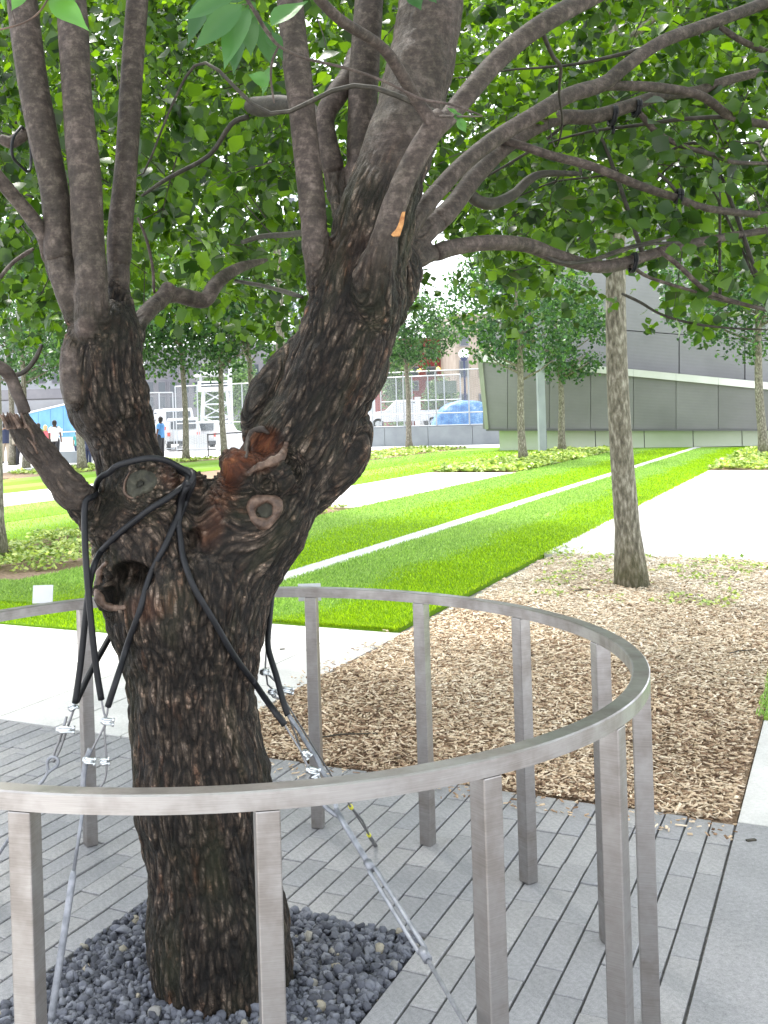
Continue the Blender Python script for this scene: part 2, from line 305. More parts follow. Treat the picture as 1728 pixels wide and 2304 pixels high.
class MB:
    def __init__(s): s.V = []; s.F = []
    def add(s, V, Fc):
        k = len(s.V); s.V += [tuple(v) for v in V]; s.F += [tuple(i+k for i in f) for f in Fc]; return s
    def box(s, c, size, rz=0, bevel=0):
        hx, hy, hz = [q/2 for q in size]; co, si = math.cos(rz), math.sin(rz)
        return s.obb(c, (co, si, 0), (-si, co, 0), (0, 0, 1), hx, hy, hz, bevel)
    def obb(s, c, ax, ay, az, hx, hy, hz, bevel=0):
        c = Vector(c); ax = Vector(ax)*hx; ay = Vector(ay)*hy; az = Vector(az)
        if not bevel:
            V = [c+ax*i+ay*j+az*k*hz for k in (-1, 1) for i, j in ((-1, -1), (1, -1), (1, 1), (-1, 1))]
            return s.add(V, [(3, 2, 1, 0), (4, 5, 6, 7), (0, 1, 5, 4), (1, 2, 6, 5), (2, 3, 7, 6), (3, 0, 4, 7)])
        fx, fy = 1-bevel/hx, 1-bevel/hy
        V = []
        for z, gx, gy in ((-hz, 1, 1), (hz-bevel, 1, 1), (hz, fx, fy)):
            V += [c+ax*i*gx+ay*j*gy+az*z for i, j in ((-1, -1), (1, -1), (1, 1), (-1, 1))]
        return s.add(V, [(3, 2, 1, 0), (8, 9, 10, 11)]+[(a+k, (a+1) % 4+k, (a+1) % 4+k+4, a+k+4) for k in (0, 4) for a in range(4)])
    def prism(s, poly, d):
        """poly: list of 3D points, extruded by vector d"""
        n = len(poly); d = Vector(d); V = [Vector(p) for p in poly]+[Vector(p)+d for p in poly]
        return s.add(V, [tuple(range(n))[::-1], tuple(range(n, 2*n))]+[(i, (i+1) % n, (i+1) % n+n, i+n) for i in range(n)])
    def tube(s, pts, rad, seg=8, cap=True):
        pts = [Vector(p) for p in pts]; n = len(pts)
        if not isinstance(rad, (list, tuple)): rad = [rad]*n
        up = None; V = []
        for i, p in enumerate(pts):
            d = (pts[min(i+1, n-1)]-pts[max(i-1, 0)]).normalized()
            if up is None:
                up = d.orthogonal().normalized()
            up = (up-d*up.dot(d)).normalized(); q = d.cross(up)
            for k in range(seg):
                a = 2*PI*k/seg; V.append(p+(up*math.cos(a)+q*math.sin(a))*rad[i])
        Fc = [(i*seg+k, i*seg+(k+1) % seg, (i+1)*seg+(k+1) % seg, (i+1)*seg+k) for i in range(n-1) for k in range(seg)]
        if cap: Fc += [tuple(range(seg))[::-1], tuple(range((n-1)*seg, n*seg))]
        return s.add(V, Fc)
    def build(s, name, m, parent=None, smooth=False, **t): return mk(name, s.V, s.F, m, parent, smooth, **t)
def catmull(pts, sub=6):
    """pts: tuples (x,y,z,r)"""
    A = [Vector(p) if len(p) == 4 else Vector((*p, 0)) for p in pts]; A = [A[0]*2-A[1]]+A+[A[-1]*2-A[-2]]; o = []
    for i in range(1, len(A)-2):
        for k in range(sub):
            t = k/sub; a, b, c, d = A[i-1:i+3]
            o.append(.5*((2*b)+(c-a)*t+(2*a-5*b+4*c-d)*t*t+(3*b-a-3*c+d)*t**3))
    o.append(A[-2]); return o
def limb_pts(px, sub=6):
    """px: (x,y,width_px,Y) -> resampled 3D + radius"""
    L = []
    for x, y, wd, Y in px:
        p = P(x, y, Y); L.append((p.x, p.y, p.z, wd*.5*Y/F))
    return catmull(L, sub)
def limb_mesh(mb, L, seg=14, wob=.06, seed=0):
    pts = [q.to_3d() for q in L]; rad = []
    for q in L:
        rad.append(max(.0012, q[3]*(1+wob*noise.noise(Vector((q[0], q[1], q[2]))*5+Vector((seed, 0, 0))))))
    rad[-1] *= .7
    if seg < 20: rad[0] *= .86; rad[1] *= .96
    k = len(mb.V); mb.tube(pts, rad, seg)
    return mb

# ================================================================== SETTING: ground sheets
def sheet(name, u0, u1, v0, v1, z0, z1, m, uv=False, **t):
    b = MB(); c = UV((u0+u1)/2, (v0+v1)/2, (z0+z1)/2)
    b.obb(c, (CU, -SU, 0), (SU, CU, 0), (0, 0, 1), (v1-v0)/2, (u1-u0)/2, (z1-z0)/2)
    o = b.build(name, m, kind='structure', **t)
    if uv:
        l = o.data.uv_layers.new(name='UVMap')
        for lp in o.data.loops:
            p = o.data.vertices[lp.vertex_index].co; vv = p.x*CU-p.y*SU
            l.data[lp.index].uv = ((vv-v0)/(v1-v0), 0)
    return o
g = MB(); g.add([(-600, -60, -.06), (600, -60, -.06), (600, 1200, -.06), (-600, 1200, -.06)], [(0, 1, 2, 3)]); g.build('ground', M['plaza'], kind='structure')
base = sheet('paving_bed', .9, 4.425, -6.0, -.404, -.055, -.013, M['joint'])
# paving of narrow granite setts with open joints, split into single pavers
PW = .0845; paving = bpy.data.objects.new('granite_paving', None); col.objects.link(paving); paving['kind'] = 'structure'
proto = None; cand = []
GV0, GV1, GU0, GU1 = -2.085, -1.14, 2.1, 3.075
nstrip = 58
for i in range(nstrip):
    v = -.415-PW*(i+.5); u = 1.0-random.random()*.3
    while u < 4.42:
        Lp = random.choice((.22, .28, .30, .34, .40)); u1 = min(u+Lp, 4.421)
        a, b = u, u1
        segs = [(a, b)]
        if GV0-.0 < v < GV1+.0:
            segs = [(a, min(b, GU0)), (max(a, GU1), b)]
        for a2, b2 in segs:
            if b2-a2 > .03:
                c = UV((a2+b2)/2, v); px = topx(c)
                vis = c.y > .8 and -60 < px[0] < 1790 and px[1] < 2380
                cand.append((c, b2-a2, vis, v))
        u = u1
def paver_mesh(L, W, jz=0, name='paver'):
    b = MB(); b.obb((0, 0, -.03+jz), (1, 0, 0), (0, 1, 0), (0, 0, 1), (W-.0068)/2, (L-.005)/2, .03, .0022); return b
rest = MB(); npv = 0
cand.sort(key=lambda q: (not q[2], q[0].y))
cache = {}
for c, L, vis, v in cand:
    dz = random.uniform(-.0025, .002); tw = random.uniform(-.006, .006)
    if vis and npv < 300:
        key = round(L, 2)
        if key not in cache:
            b = paver_mesh(L, PW); me = bpy.data.meshes.new('paver'); me.from_pydata(b.V, [], b.F); me.materials.append(M['paver']); cache[key] = me
        o = bpy.data.objects.new('paver', cache[key]); o.location = (c.x, c.y, dz); o.rotation_euler = (0, 0, -GA+tw); col.objects.link(o); o.parent = paving; npv += 1
    else:
        r = -GA+tw; rest.obb((c.x, c.y, -.03+dz), (math.cos(r), math.sin(r), 0), (-math.sin(r), math.cos(r), 0), (0, 0, 1), (PW-.0068)/2, (L-.005)/2, .03, .0022)
rest.build('distant_pavers', M['paver'], paving, kind='stuff')
# slab fields
def slabfield(name, u0, u1, v0, v1, wv, lu, m, gap=.006):
    root = bpy.data.objects.new(name, None); col.objects.link(root); root['kind'] = 'structure'
    v = v1
    while v > v0+.02:
        va = max(v0, v-wv); u = u0-(random.random()*lu*.6 if lu < u1-u0 else 0)
        while u < u1-.02:
            ub = min(u1, u+lu); a = max(u, u0)
            if ub-a > .05:
                b = MB(); b.obb(UV((a+ub)/2, (va+v)/2, -.03+random.uniform(-.001, .001)), (CU, -SU, 0), (SU, CU, 0), (0, 0, 1), (v-va-gap)/2, (ub-a-gap)/2, .03, .002)
                b.build('slab', m, root)
            u = ub
        v = va
    return root
slabfield('plaza_left', 4.432, 6.575, -9.8, -4.985, .42, 1.4, M['slab'], .008)
slabfield('plaza_near', 4.432, 7.325, -4.98, -2.895, .42, 1.5, M['slab'], .008)
slabfield('granite_band', .6, 4.43, -.412, 2.4, 2.9, 5, M['slab_shaded'])
slabfield('granite_band', 4.434, 5.92, -.412, 2.4, .9, 2.6, M['slab'])
sheet('mulch_bed', 4.427, 11.93, -2.89, -.416, -.055, -.012, M['soil'])
# lawns
lawns = [('A', 7.33, 43, -4.84, -3.02), ('B', 7.33, 43.5, -7.5, -5.13), ('L', 6.58, 8.35, -9.9, -5.0),
         ('C', 8.35, 44, -12.28, -9.95), ('D', 8.35, 46, -14.75, -12.34), ('E', 12, 36, -19.75, -17.6), ('Ff', 12, 36.5, -22.1, -19.8), ('R', 5.93, 11.9, -.41, 4.2), ('R2', 12, 42, 1.3, 6.0)]
for nm, u0, u1, v0, v1 in lawns:
    if nm == 'L': v1 = -5.13; sheet('lawn', 6.58, 7.33, -5.13, -4.985, -.05, .012, M['lawn'], True)
    sheet('lawn', u0, u1, v0, v1, -.05, .012, M['lawn'], True)
sheet('stone_strip', 7.33, 43.2, -5.12, -4.85, -.05, .016, M['slab'])
sheet('plaza_path', 11.935, 27.9, -3.01, 3.4, -.05, .008, M['plaza'])
sheet('plaza_path', 17.02, 27.25, -9.94, -7.51, -.05, .008, M['plaza'])
sheet('plaza_path', 14.0, 24.3, -17.58, -14.76, -.05, .008, M['plaza'])
sheet('planting_bed', 8.37, 17.0, -9.94, -7.51, -.05, .004, M['soil'])
sheet('planting_bed', 27.3, 42.5, -9.94, -7.51, -.05, .004, M['soil'])
sheet('planting_bed', 27.95, 40.5, -3.01, 1.2, -.05, .004, M['soil'])
sheet('planting_bed', 24.4, 46, -17.58, -14.76, -.05, .004, M['soil'])
sheet('planting_bed', 25, 38, -25.5, -22.12, -.05, .004, M['soil'])

# ================================================================== TREE TRUNK OF THE SURVIVOR TREE
TY = 3.07
tree = empty('survivor_tree', (-.17, TY, 0), 'large leaning old pear tree with forked dark furrowed trunk inside the round steel rail', 'tree')
trunk_px = [(510, 2370, 366, TY), (504, 2290, 340, TY), (498, 2200, 322, TY), (489, 2060, 306, TY), (474, 1940, 302, TY), (461, 1832, 302, TY), (447, 1700, 300, TY), (431, 1560, 306, TY), (427, 1456, 334, TY), (424, 1404, 358, TY), (420, 1340, 386, TY), (420, 1275, 385, TY), (415, 1225, 330, TY)]
forkL = [(420, 1320, 330, TY), (360, 1225, 300, TY), (325, 1140, 240, 3.08), (295, 1050, 168, 3.1), (268, 970, 165, 3.1), (242, 905, 190, 3.08), (230, 833, 190, 3.06), (232, 765, 170, 3.05), (234, 705, 130, 3.05), (235, 680, 90, 3.05)]
forkR = [(440, 1330, 330, TY), (510, 1240, 285, TY), (580, 1150, 245, 3.08), (640, 1060, 225, 3.1), (690, 970, 215, 3.1), (733, 880, 212, 3.1), (770, 790, 218, 3.1), (796, 700, 212, 3.1), (812, 625, 205, 3.1), (832, 545, 178, 3.1), (850, 470, 168, 3.1), (875, 400, 160, 3.12), (908, 300, 158, 3.15), (932, 200, 152, 3.2), (955, 100, 148, 3.25), (972, -10, 145, 3.3), (985, -150, 140, 3.4)]
extra = [
    [(345, 1140, 150, 2.98), (338, 1092, 132, 2.93), (330, 1078, 112, 2.90)],                     # cut stump between the forks
    [(420, 1110, 120, 3.05), (395, 1075, 80, 3.0)],
    [(620, 1130, 150, 3.1), (690, 1085, 150, 3.11), (752, 1035, 135, 3.12), (784, 985, 112, 3.13), (770, 920, 100, 3.13), (730, 860, 130, 3.12), (725, 800, 120, 3.1)],                        # bulge right
    [(600, 1010, 110, 3.15), (604, 920, 120, 3.17), (640, 850, 110, 3.17), (700, 780, 100, 3.15)],  # shoulder
    [(570, 1090, 120, 3.0), (528, 1045, 80, 2.96), (505, 1018, 46, 2.94)],                        # gnarled stub
    [(640, 1060, 110, 2.98), (600, 1085, 90, 2.96)],
    [(170, 900, 50, 2.98), (158, 870, 40, 2.97), (152, 800, 34, 2.97), (170, 760, 30, 2.98)],     # callus on left fork
    [(860, 560, 110, 3.2), (905, 600, 90, 3.2), (890, 660, 90, 3.17), (850, 710, 120, 3.14)],
    [(240, 1310, 90, 2.96), (262, 1372, 70, 2.95)],
    [(395, 1345, 120, 2.97), (390, 1270, 90, 2.95)],
    [(300, 1260, 140, 3.03), (248, 1198, 108, 3.0), (208, 1152, 92, 2.98), (165, 1112, 82, 2.96), (134, 1075, 76, 2.94), (106, 1040, 73, 2.93), (74, 996, 70, 2.915), (52, 962, 64, 2.905), (40, 942, 58, 2.9)],
    [(100, 1028, 46, 2.92), (78, 985, 38, 2.915), (60, 945, 30, 2.905), (52, 918, 27, 2.9)],   # broken low limb
    [(240, 720, 100, 3.03), (200, 700, 60, 2.98), (188, 730, 30, 2.96)],
]
ROOTS = [
    ([(235, 800, 110, 3.05), (205, 745, 92, 3.05), (186, 712, 80, 3.03), (168, 680, 76, 3.0), (146, 620, 70, 2.98), (134, 560, 67, 2.98)], 1.6),
    ([(240, 800, 110, 3.03), (215, 745, 92, 2.99), (205, 705, 82, 2.95), (204, 660, 78, 2.94), (204, 625, 74, 2.93), (200, 560, 73, 2.93)], 1.6),
    ([(265, 810, 110, 3.08), (278, 750, 84, 3.11), (272, 705, 64, 3.1), (266, 660, 56, 3.1), (266, 625, 54, 3.1), (268, 570, 54, 3.1)], 1.3),
    ([(142, 620, 60, 2.99), (118, 578, 44, 3.0), (96, 528, 38, 2.98), (75, 495, 36, 2.96)], 2.5),
    ([(285, 800, 70, 3.2), (306, 740, 44, 3.33), (330, 706, 38, 3.38), (352, 682, 37, 3.42)], 2.0),
    ([(770, 730, 120, 3.1), (738, 660, 92, 3.09), (722, 610, 76, 3.06), (713, 560, 67, 3.05), (708, 520, 64, 3.05), (703, 470, 63, 3.05)], 1.6),
    ([(810, 600, 110, 3.22), (790, 520, 74, 3.3), (770, 465, 54, 3.38), (757, 415, 48, 3.4), (748, 375, 48, 3.4)], .6),
    ([(845, 520, 110, 3.25), (824, 460, 76, 3.34), (814, 400, 67, 3.38), (813, 340, 66, 3.4)], 1.2),
    ([(830, 720, 130, 3.06), (842, 660, 108, 2.98), (850, 600, 90, 2.92), (861, 552, 74, 2.89), (872, 510, 62, 2.87), (888, 460, 55, 2.86), (910, 405, 53, 2.86)], 1.3),
    ([(815, 640, 130, 3.15), (862, 585, 80, 3.2), (905, 530, 54, 3.25), (942, 479, 43, 3.3), (990, 425, 40, 3.35)], 1.2),
    ([(825, 660, 130, 3.18), (885, 598, 90, 3.24), (925, 552, 64, 3.3), (960, 520, 53, 3.35), (1000, 482, 48, 3.42)], 1.2),
    ([(820, 690, 130, 3.18), (870, 635, 84, 3.23), (915, 598, 54, 3.25), (952, 578, 42, 3.3), (1000, 562, 38, 3.37)], 1.2)]
for r_, _ in ROOTS: extra.append(r_)
bones = []; bsm = []; bs0 = []
mb = MB()
for L in [trunk_px, forkL, forkR]+extra:
    R_ = limb_pts(L, 6)
    k = len(mb.V); limb_mesh(mb, R_, 20, .10, len(bones))
    nroot = len([trunk_px, forkL, forkR]+extra)-len(ROOTS); li = locals().get('li', -1)+1; sp_k = ROOTS[li-nroot][1] if li >= nroot else 0
    R_ = R_[::2]+([R_[-1]] if len(R_) % 2 == 0 else []); acc = max(0, R_[0][2]) if len(bs0) else 0
    for q_, (a, b) in enumerate(zip(R_[:-1], R_[1:])):
        bs0.append(acc); acc += (a.to_3d()-b.to_3d()).length
        bones.append((a.to_3d(), b.to_3d(), a[3])); fr = q_/len(R_); bsm.append(min(1, max(0, (fr-.15)*sp_k*1.6)) if sp_k else 0)
me = bpy.data.meshes.new('trunk_src'); me.from_pydata(mb.V, [], mb.F); me.update()
tmp = bpy.data.objects.new('tmp', me); col.objects.link(tmp)
rm = tmp.modifiers.new('r', 'REMESH'); rm.mode = 'VOXEL'; rm.voxel_size = .0049; rm.adaptivity = 0
sm = tmp.modifiers.new('s', 'SMOOTH'); sm.factor = .5; sm.iterations = 19
dg = bpy.context.evaluated_depsgraph_get(); ev = tmp.evaluated_get(dg); tm = bpy.data.meshes.new_from_object(ev, depsgraph=dg)
bpy.data.objects.remove(tmp)
NV = len(tm.vertices); co = np.empty(NV*3, dtype=np.float32); tm.vertices.foreach_get('co', co); co = co.reshape(-1, 3).astype(np.float64)
nr = np.empty(NV*3, dtype=np.float32); tm.vertices.foreach_get('normal', nr); nr = nr.reshape(-1, 3).astype(np.float64)
A = np.array([b[0] for b in bones], dtype=np.float32); B = np.array([b[1] for b in bones], dtype=np.float32); D = B-A; Ln = np.linalg.norm(D, axis=1); Dn = D/Ln[:, None]
RB = np.array([b[2] for b in bones], dtype=np.float32); S0 = np.array(bs0, dtype=np.float32); SMB = np.array(bsm, dtype=np.float32)
sg = np.where(Dn[:, 2:3] < -.3, -1, 1).astype(np.float32)
axis = np.zeros((NV, 3)); sl_ = np.zeros(NV); bs_ = np.zeros(NV); Cc = np.zeros((NV, 3)); co32 = co.astype(np.float32)
AD = (A*Dn).sum(1); AA = (A*A).sum(1)
for s0 in range(0, NV, 8000):
    q = co32[s0:s0+8000]; t_ = np.clip(q@Dn.T-AD, 0, Ln); pa = (q*q).sum(1)[:, None]+AA-2*q@A.T
    d2 = np.maximum(pa-2*t_*(q@Dn.T-AD)+t_*t_, 0); dd_ = np.sqrt(d2)/np.maximum(RB, .01)
    wg = np.exp(-(dd_-dd_.min(1, keepdims=True))/.10)*(RB[None]**1.0); wg /= wg.sum(1, keepdims=True)
    ax = wg@(Dn*sg); axis[s0:s0+8000] = ax/np.linalg.norm(ax, axis=1, keepdims=True)
    sl_[s0:s0+8000] = (wg*(S0+t_)).sum(1); bs_[s0:s0+8000] = wg@SMB; Cc[s0:s0+8000] = wg@A+(wg*t_)@Dn
perp = co-Cc; zz = np.array([0, 0, 1.])
# rotate the offset from the limb axis into a common upright frame, then run the third coordinate along the limb
cr_ = np.cross(axis, zz); cd_ = axis[:, 2]; Rp = perp*cd_[:, None]+np.cross(cr_, perp)+cr_*((cr_*perp).sum(1)/(1+np.maximum(cd_, -.8)))[:, None]
Q = Rp.copy(); Q[:, 2] = sl_/3.6+Rp[:, 2]*.25
# projected positions
Xp = F*co[:, 0]/co[:, 1]; Dp = F*(EYE-co[:, 2])/co[:, 1]; px_ = CX+Xp*c_-Dp*s_; py_ = CY+Xp*s_+Dp*c_
front = (-nr[:, 1] > -.15)
def blob(x, y, rx, ry, ang=0, soft=.5):
    ca, sa = math.cos(ang), math.sin(ang); dx, dy = px_-x, py_-y; a = (dx*ca+dy*sa)/rx; b = (-dx*sa+dy*ca)/ry
    r = np.sqrt(a*a+b*b); return np.clip((1-r)/soft+.0, 0, 1)*front
wound = np.clip(blob(590, 1012, 52, 62, .5)+blob(525, 1050, 40, 62, .2)+.45*blob(500, 1120, 40, 60, .4)+.35*blob(410, 1060, 60, 55)+.3*blob(470, 1190, 40, 60)+.1*blob(800, 560, 80, 70)+.3*blob(330, 1370, 60, 40), 0, 1)
smth = np.clip(blob(190, 735, 42, 36, -.8)+.9*blob(152, 840, 30, 90)+.9*blob(158, 885, 34, 42), 0, 1)
smth = np.maximum(smth, np.clip((430-py_)/120, 0, 1)*(px_ > 700)*.9)
smth = np.maximum(smth, .75*np.clip((px_ < 215)*(py_ > 930)*(py_ < 1150)*np.clip((230-px_-(py_-1000)*.0)/40, 0, 1), 0, 1)*0.6)
smth = np.maximum(smth, np.clip(bs_, 0, 1)); smth *= (1-wound)
rough_amp = (1-.85*smth)*(1-.5*wound)
ridge = np.empty(NV); lump = np.empty(NV)
for i in range(NV):
    v = Vector(Q[i]); wv = noise.noise_vector(v*16)*.016
    dd = noise.voronoi((v+wv)*46)[0]; e = dd[1]-dd[0]; d3 = noise.voronoi(v*20+wv*8)[0]
    ridge[i] = min(1., e*1.7)*.7+min(1., (d3[1]-d3[0])*1.6)*.3
    lump[i] = noise.noise(Vector(co[i])*9)+.5*noise.noise(Vector(co[i])*22)
fine_n = ridge-.45
disp = .0120*fine_n*rough_amp+.006*lump
co2 = co+nr*disp[:, None]
# hollows: pushed in away from the viewer along the surface normal
def hollow(x, y, rx, ry, depth, ang=0):
    m_ = blob(x, y, rx, ry, ang, .6); m_ = m_*m_*(3-2*m_)
    co2[:, 1] += m_*depth; return m_
h1 = hollow(300, 1296, 55, 36, .11, .25); h2 = hollow(262, 1330, 30, 42, .05); h3 = hollow(598, 1000, 34, 46, .035, .5); h4 = hollow(428, 1215, 22, 40, .05, .7); hollow(596, 1150, 20, 24, .02)
for nm in ('bark_co',):
    a = tm.attributes.new(nm, 'FLOAT_VECTOR', 'POINT'); a.data.foreach_set('vector', Q.astype(np.float32).ravel())
a = tm.attributes.new('ridge', 'FLOAT', 'POINT'); a.data.foreach_set('value', ridge.astype(np.float32))
mk4 = np.ones((NV, 4), dtype=np.float32); mk4[:, 0] = wound; mk4[:, 1] = smth; mk4[:, 2] = 0
a = tm.attributes.new('mask', 'FLOAT_COLOR', 'POINT'); a.data.foreach_set('color', mk4.ravel())
tm.vertices.foreach_set('co', co2.astype(np.float32).ravel()); tm.update(); tm.materials.clear(); tm.materials.append(M['bark']); tm.shade_smooth()
trunk = bpy.data.objects.new('trunk', tm); link(trunk, tree)
tm.calc_loop_triangles()
tris = np.empty(len(tm.loop_triangles)*3, dtype=np.int32); tm.loop_triangles.foreach_get('vertices', tris)
bvh = BVHTree.FromPolygons([tuple(v) for v in co2], tris.reshape(-1, 3).tolist())
def hit(x, y, off=0, default=2.95):
    o = Vector((0, 0, EYE)); X, Dd = ray(x, y); d = Vector((X, 1, -Dd)).normalized(); h = bvh.ray_cast(o, d)
    Yd = h[0].y if h[0] is not None else default
    return P(x, y, Yd-off)
# ---------------- limbs
def branch(pts, m='limb', seg=12, wob=.07, name='branch', sub=6, parent=None):
    b = MB(); L = limb_pts(pts, sub); limb_mesh(b, L, seg, wob, len(pts)*3.7)
    o = b.build(name, M[m], parent or tree, True); return o, L
LIMBS = []
def br(*a, **k):
    o, L = branch(*a, **k); LIMBS.append(L); return o
br([(137, 585, 68.5, 2.98), (133, 555, 68, 2.98), (131, 500, 66, 2.98), (120, 416, 66, 3.0), (98, 310, 68, 3.0), (78, 208, 68, 3.02), (62, 104, 67, 3.05), (50, 0, 66, 3.1), (38, -140, 60, 3.2)])
br([(202, 595, 75, 2.93), (197, 520, 74, 2.93), (193, 416, 73, 2.94), (182, 312, 72, 2.95), (173, 208, 70, 2.97), (167, 104, 68, 3.0), (161, 0, 67, 3.05), (150, -140, 62, 3.15)])
br([(267, 600, 56, 3.1), (270, 520, 54, 3.1), (280, 416, 52, 3.1), (288, 312, 50, 3.12), (294, 208, 50, 3.15), (301, 104, 50, 3.18), (309, 0, 50, 3.2), (318, -140, 48, 3.3)])
br([(85, 510, 38, 2.97), (55, 470, 34, 2.95), (0, 405, 32, 2.9), (-60, 330, 30, 2.85)])
br([(345, 690, 39, 3.41), (368, 668, 38, 3.45), (384, 642, 36, 3.47)], 'limb', wob=.12)
br([(370, 668, 30, 3.45), (400, 664, 36, 3.5), (432, 672, 38, 3.55), (462, 674, 36, 3.6), (482, 645, 34, 3.65), (505, 622, 32, 3.75), (545, 600, 24, 3.9), (600, 585, 10, 4.1)], 'limb')
# limbs on the right fork
br([(705, 495, 65, 3.05), (698, 416, 62, 3.06), (686, 312, 62, 3.08), (675, 208, 62, 3.1), (662, 104, 62, 3.15), (652, 0, 62, 3.2), (640, -130, 58, 3.3)])
br([(752, 389, 50, 3.4), (737, 325, 50, 3.4), (732, 262, 46, 3.42), (757, 215, 46, 3.45), (786, 168, 40, 3.5), (800, 110, 30, 3.6)], 'limb', wob=.2)
br([(735, 300, 40, 3.4), (715, 262, 30, 3.45), (690, 240, 28, 3.5), (640, 235, 40, 3.6), (590, 240, 44, 3.7), (568, 238, 38, 3.73), (558, 236, 22, 3.75)], 'limb_dark', wob=.2)
br([(813, 365, 68, 3.39), (813, 312, 66, 3.4), (817, 208, 66, 3.42), (823, 104, 66, 3.45), (830, 0, 66, 3.5), (836, -120, 60, 3.6)], 'limb')
L2 = br([(899, 432, 56, 2.86), (910, 405, 53, 2.86), (940, 345, 52, 2.87), (968, 300, 52, 2.88), (985, 275, 56, 2.88), (1000, 262, 46, 2.88)])
br([(975, 305, 30, 2.87), (968, 270, 30, 2.86), (935, 222, 27, 2.84), (905, 170, 27, 2.8), (872, 120, 26, 2.75), (835, 88, 25, 2.7), (770, 48, 25, 2.6), (720, 0, 24, 2.5), (690, -40, 22, 2.45)])
br([(985, 290, 40, 2.88), (1020, 250, 44, 2.92), (1062, 200, 46, 2.95), (1110, 145, 46, 3.0), (1170, 90, 46, 3.05), (1240, 42, 46, 3.1), (1330, -8, 44, 3.2), (1450, -70, 42, 3.3)])
br([(965, 452, 43, 3.33), (1036, 375, 38, 3.4), (1114, 312, 38, 3.5), (1203, 258, 38, 3.6), (1281, 214, 36, 3.7), (1359, 188, 34, 3.8), (1411, 146, 32, 3.85), (1489, 94, 30, 3.95), (1593, 55, 28, 4.1), (1728, 5, 26, 4.3), (1850, -40, 20, 4.5)], sub=5)
br([(982, 500, 52, 3.38), (1020, 462, 46, 3.45), (1083, 380, 42, 3.6), (1160, 312, 38, 3.75), (1255, 266, 34, 3.9), (1333, 263, 33, 4.0), (1411, 240, 30, 4.1), (1489, 214, 27, 4.25), (1567, 205, 24, 4.4), (1640, 180, 22, 4.5), (1760, 150, 16, 4.7)], sub=5)
br([(1340, 195, 22, 3.8), (1400, 193, 22, 3.85), (1489, 198, 22, 3.95), (1578, 216, 21, 4.05), (1645, 262, 20, 4.15), (1728, 281, 18, 4.25), (1820, 290, 14, 4.4)])
br([(1130, 315, 20, 3.65), (1180, 330, 20, 3.65), (1240, 350, 20, 3.7), (1333, 375, 20, 3.8), (1437, 417, 19, 3.9), (1515, 443, 18, 4.0), (1593, 469, 17, 4.1), (1728, 484, 15, 4.3), (1820, 480, 12, 4.5)])
br([(978, 570, 41, 3.33), (1020, 557, 37, 3.4), (1100, 546, 36, 3.5), (1187, 552, 34, 3.65), (1255, 578, 33, 3.8), (1333, 599, 30, 3.9), (1390, 596, 30, 4.0), (1463, 573, 24, 4.1), (1541, 552, 22, 4.2), (1645, 531, 18, 4.4), (1780, 510, 14, 4.6)], sub=5)
br([(1050, 430, 26, 3.6), (1075, 452, 26, 3.65), (1110, 458, 26, 3.7), (1156, 437, 25, 3.8), (1190, 405, 22, 3.85), (1225, 391, 18, 3.9), (1307, 391, 10, 4.0)], 'limb_dark', wob=.2)
br([(1440, 255, 14, 4.1), (1480, 300, 14, 4.15), (1540, 330, 12, 4.2), (1610, 350, 11, 4.3), (1650, 365, 10, 4.35), (1728, 368, 8, 4.5)], sub=4)
br([(1620, 60, 14, 4.1), (1665, 90, 14, 4.1), (1728, 118, 13, 4.2), (1800, 150, 10, 4.3)], sub=4)
br([(1420, 598, 10, 4.0), (1463, 625, 8, 4.1), (1560, 655, 7, 4.2), (1640, 680, 6, 4.3), (1728, 693, 5, 4.4)], sub=4)
br([(1400, 661, 7, 5.2), (1440, 680, 7, 5.1), (1489, 708, 6, 5.0), (1560, 728, 6, 5.0), (1640, 738, 5, 5.0), (1728, 742, 4, 5.0)], 'limb_dark', sub=4)
br([(1480, 560, 12, 4.1), (1530, 600, 12, 4.15), (1600, 660, 11, 4.2), (1728, 700, 8, 4.3)], sub=4)
br([(1310, 595, 8, 3.9), (1400, 560, 7, 4.0), (1500, 535, 7, 4.1), (1600, 500, 5, 4.2)], 'limb_dark', sub=4)
br([(1180, 548, 10, 3.7), (1260, 590, 9, 3.75), (1340, 583, 9, 3.85), (1440, 552, 8, 3.9), (1540, 545, 7, 4.0)], 'limb_dark', sub=4)
br([(0, 312, 24, 3.3), (25, 320, 30, 3.3), (50, 305, 32, 3.3), (66, 295, 22, 3.3)], wob=.2)
br([(0, 625, 10, 2.9), (30, 590, 10, 2.95), (75, 560, 11, 3.0)], sub=4)
br([(15, 850, 16, 3.1), (27, 847, 12, 3.1), (55, 836, 11, 3.1), (78, 810, 11, 3.1), (95, 775, 9, 3.1)], 'limb_dark', sub=4)
br([(320, 440, 8, 3.6), (380, 400, 10, 3.7), (470, 350, 11, 3.75), (520, 280, 12, 3.7), (560, 262, 14, 3.7)], 'limb_dark', sub=4)
br([(310, 490, 6, 3.4), (330, 540, 7, 3.4), (343, 600, 7, 3.42), (347, 660, 7, 3.45)], sub=4)
br([(545, 545, 12, 3.9), (590, 532, 12, 3.8), (650, 528, 14, 3.6), (700, 520, 16, 3.3)], 'limb_dark', sub=4)
br([(530, 632, 9, 3.8), (600, 645, 10, 3.6), (680, 668, 12, 3.3)], 'limb_dark', sub=4)
# continuing thin limb beyond the break of the low left limb
br([(56, 930, 29, 2.905), (50, 910, 27, 2.9), (37, 881, 28, 2.9), (25, 852, 28, 2.9), (6, 830, 28, 2.88), (-40, 808, 25, 2.86)], 'limb_brown', wob=.12)
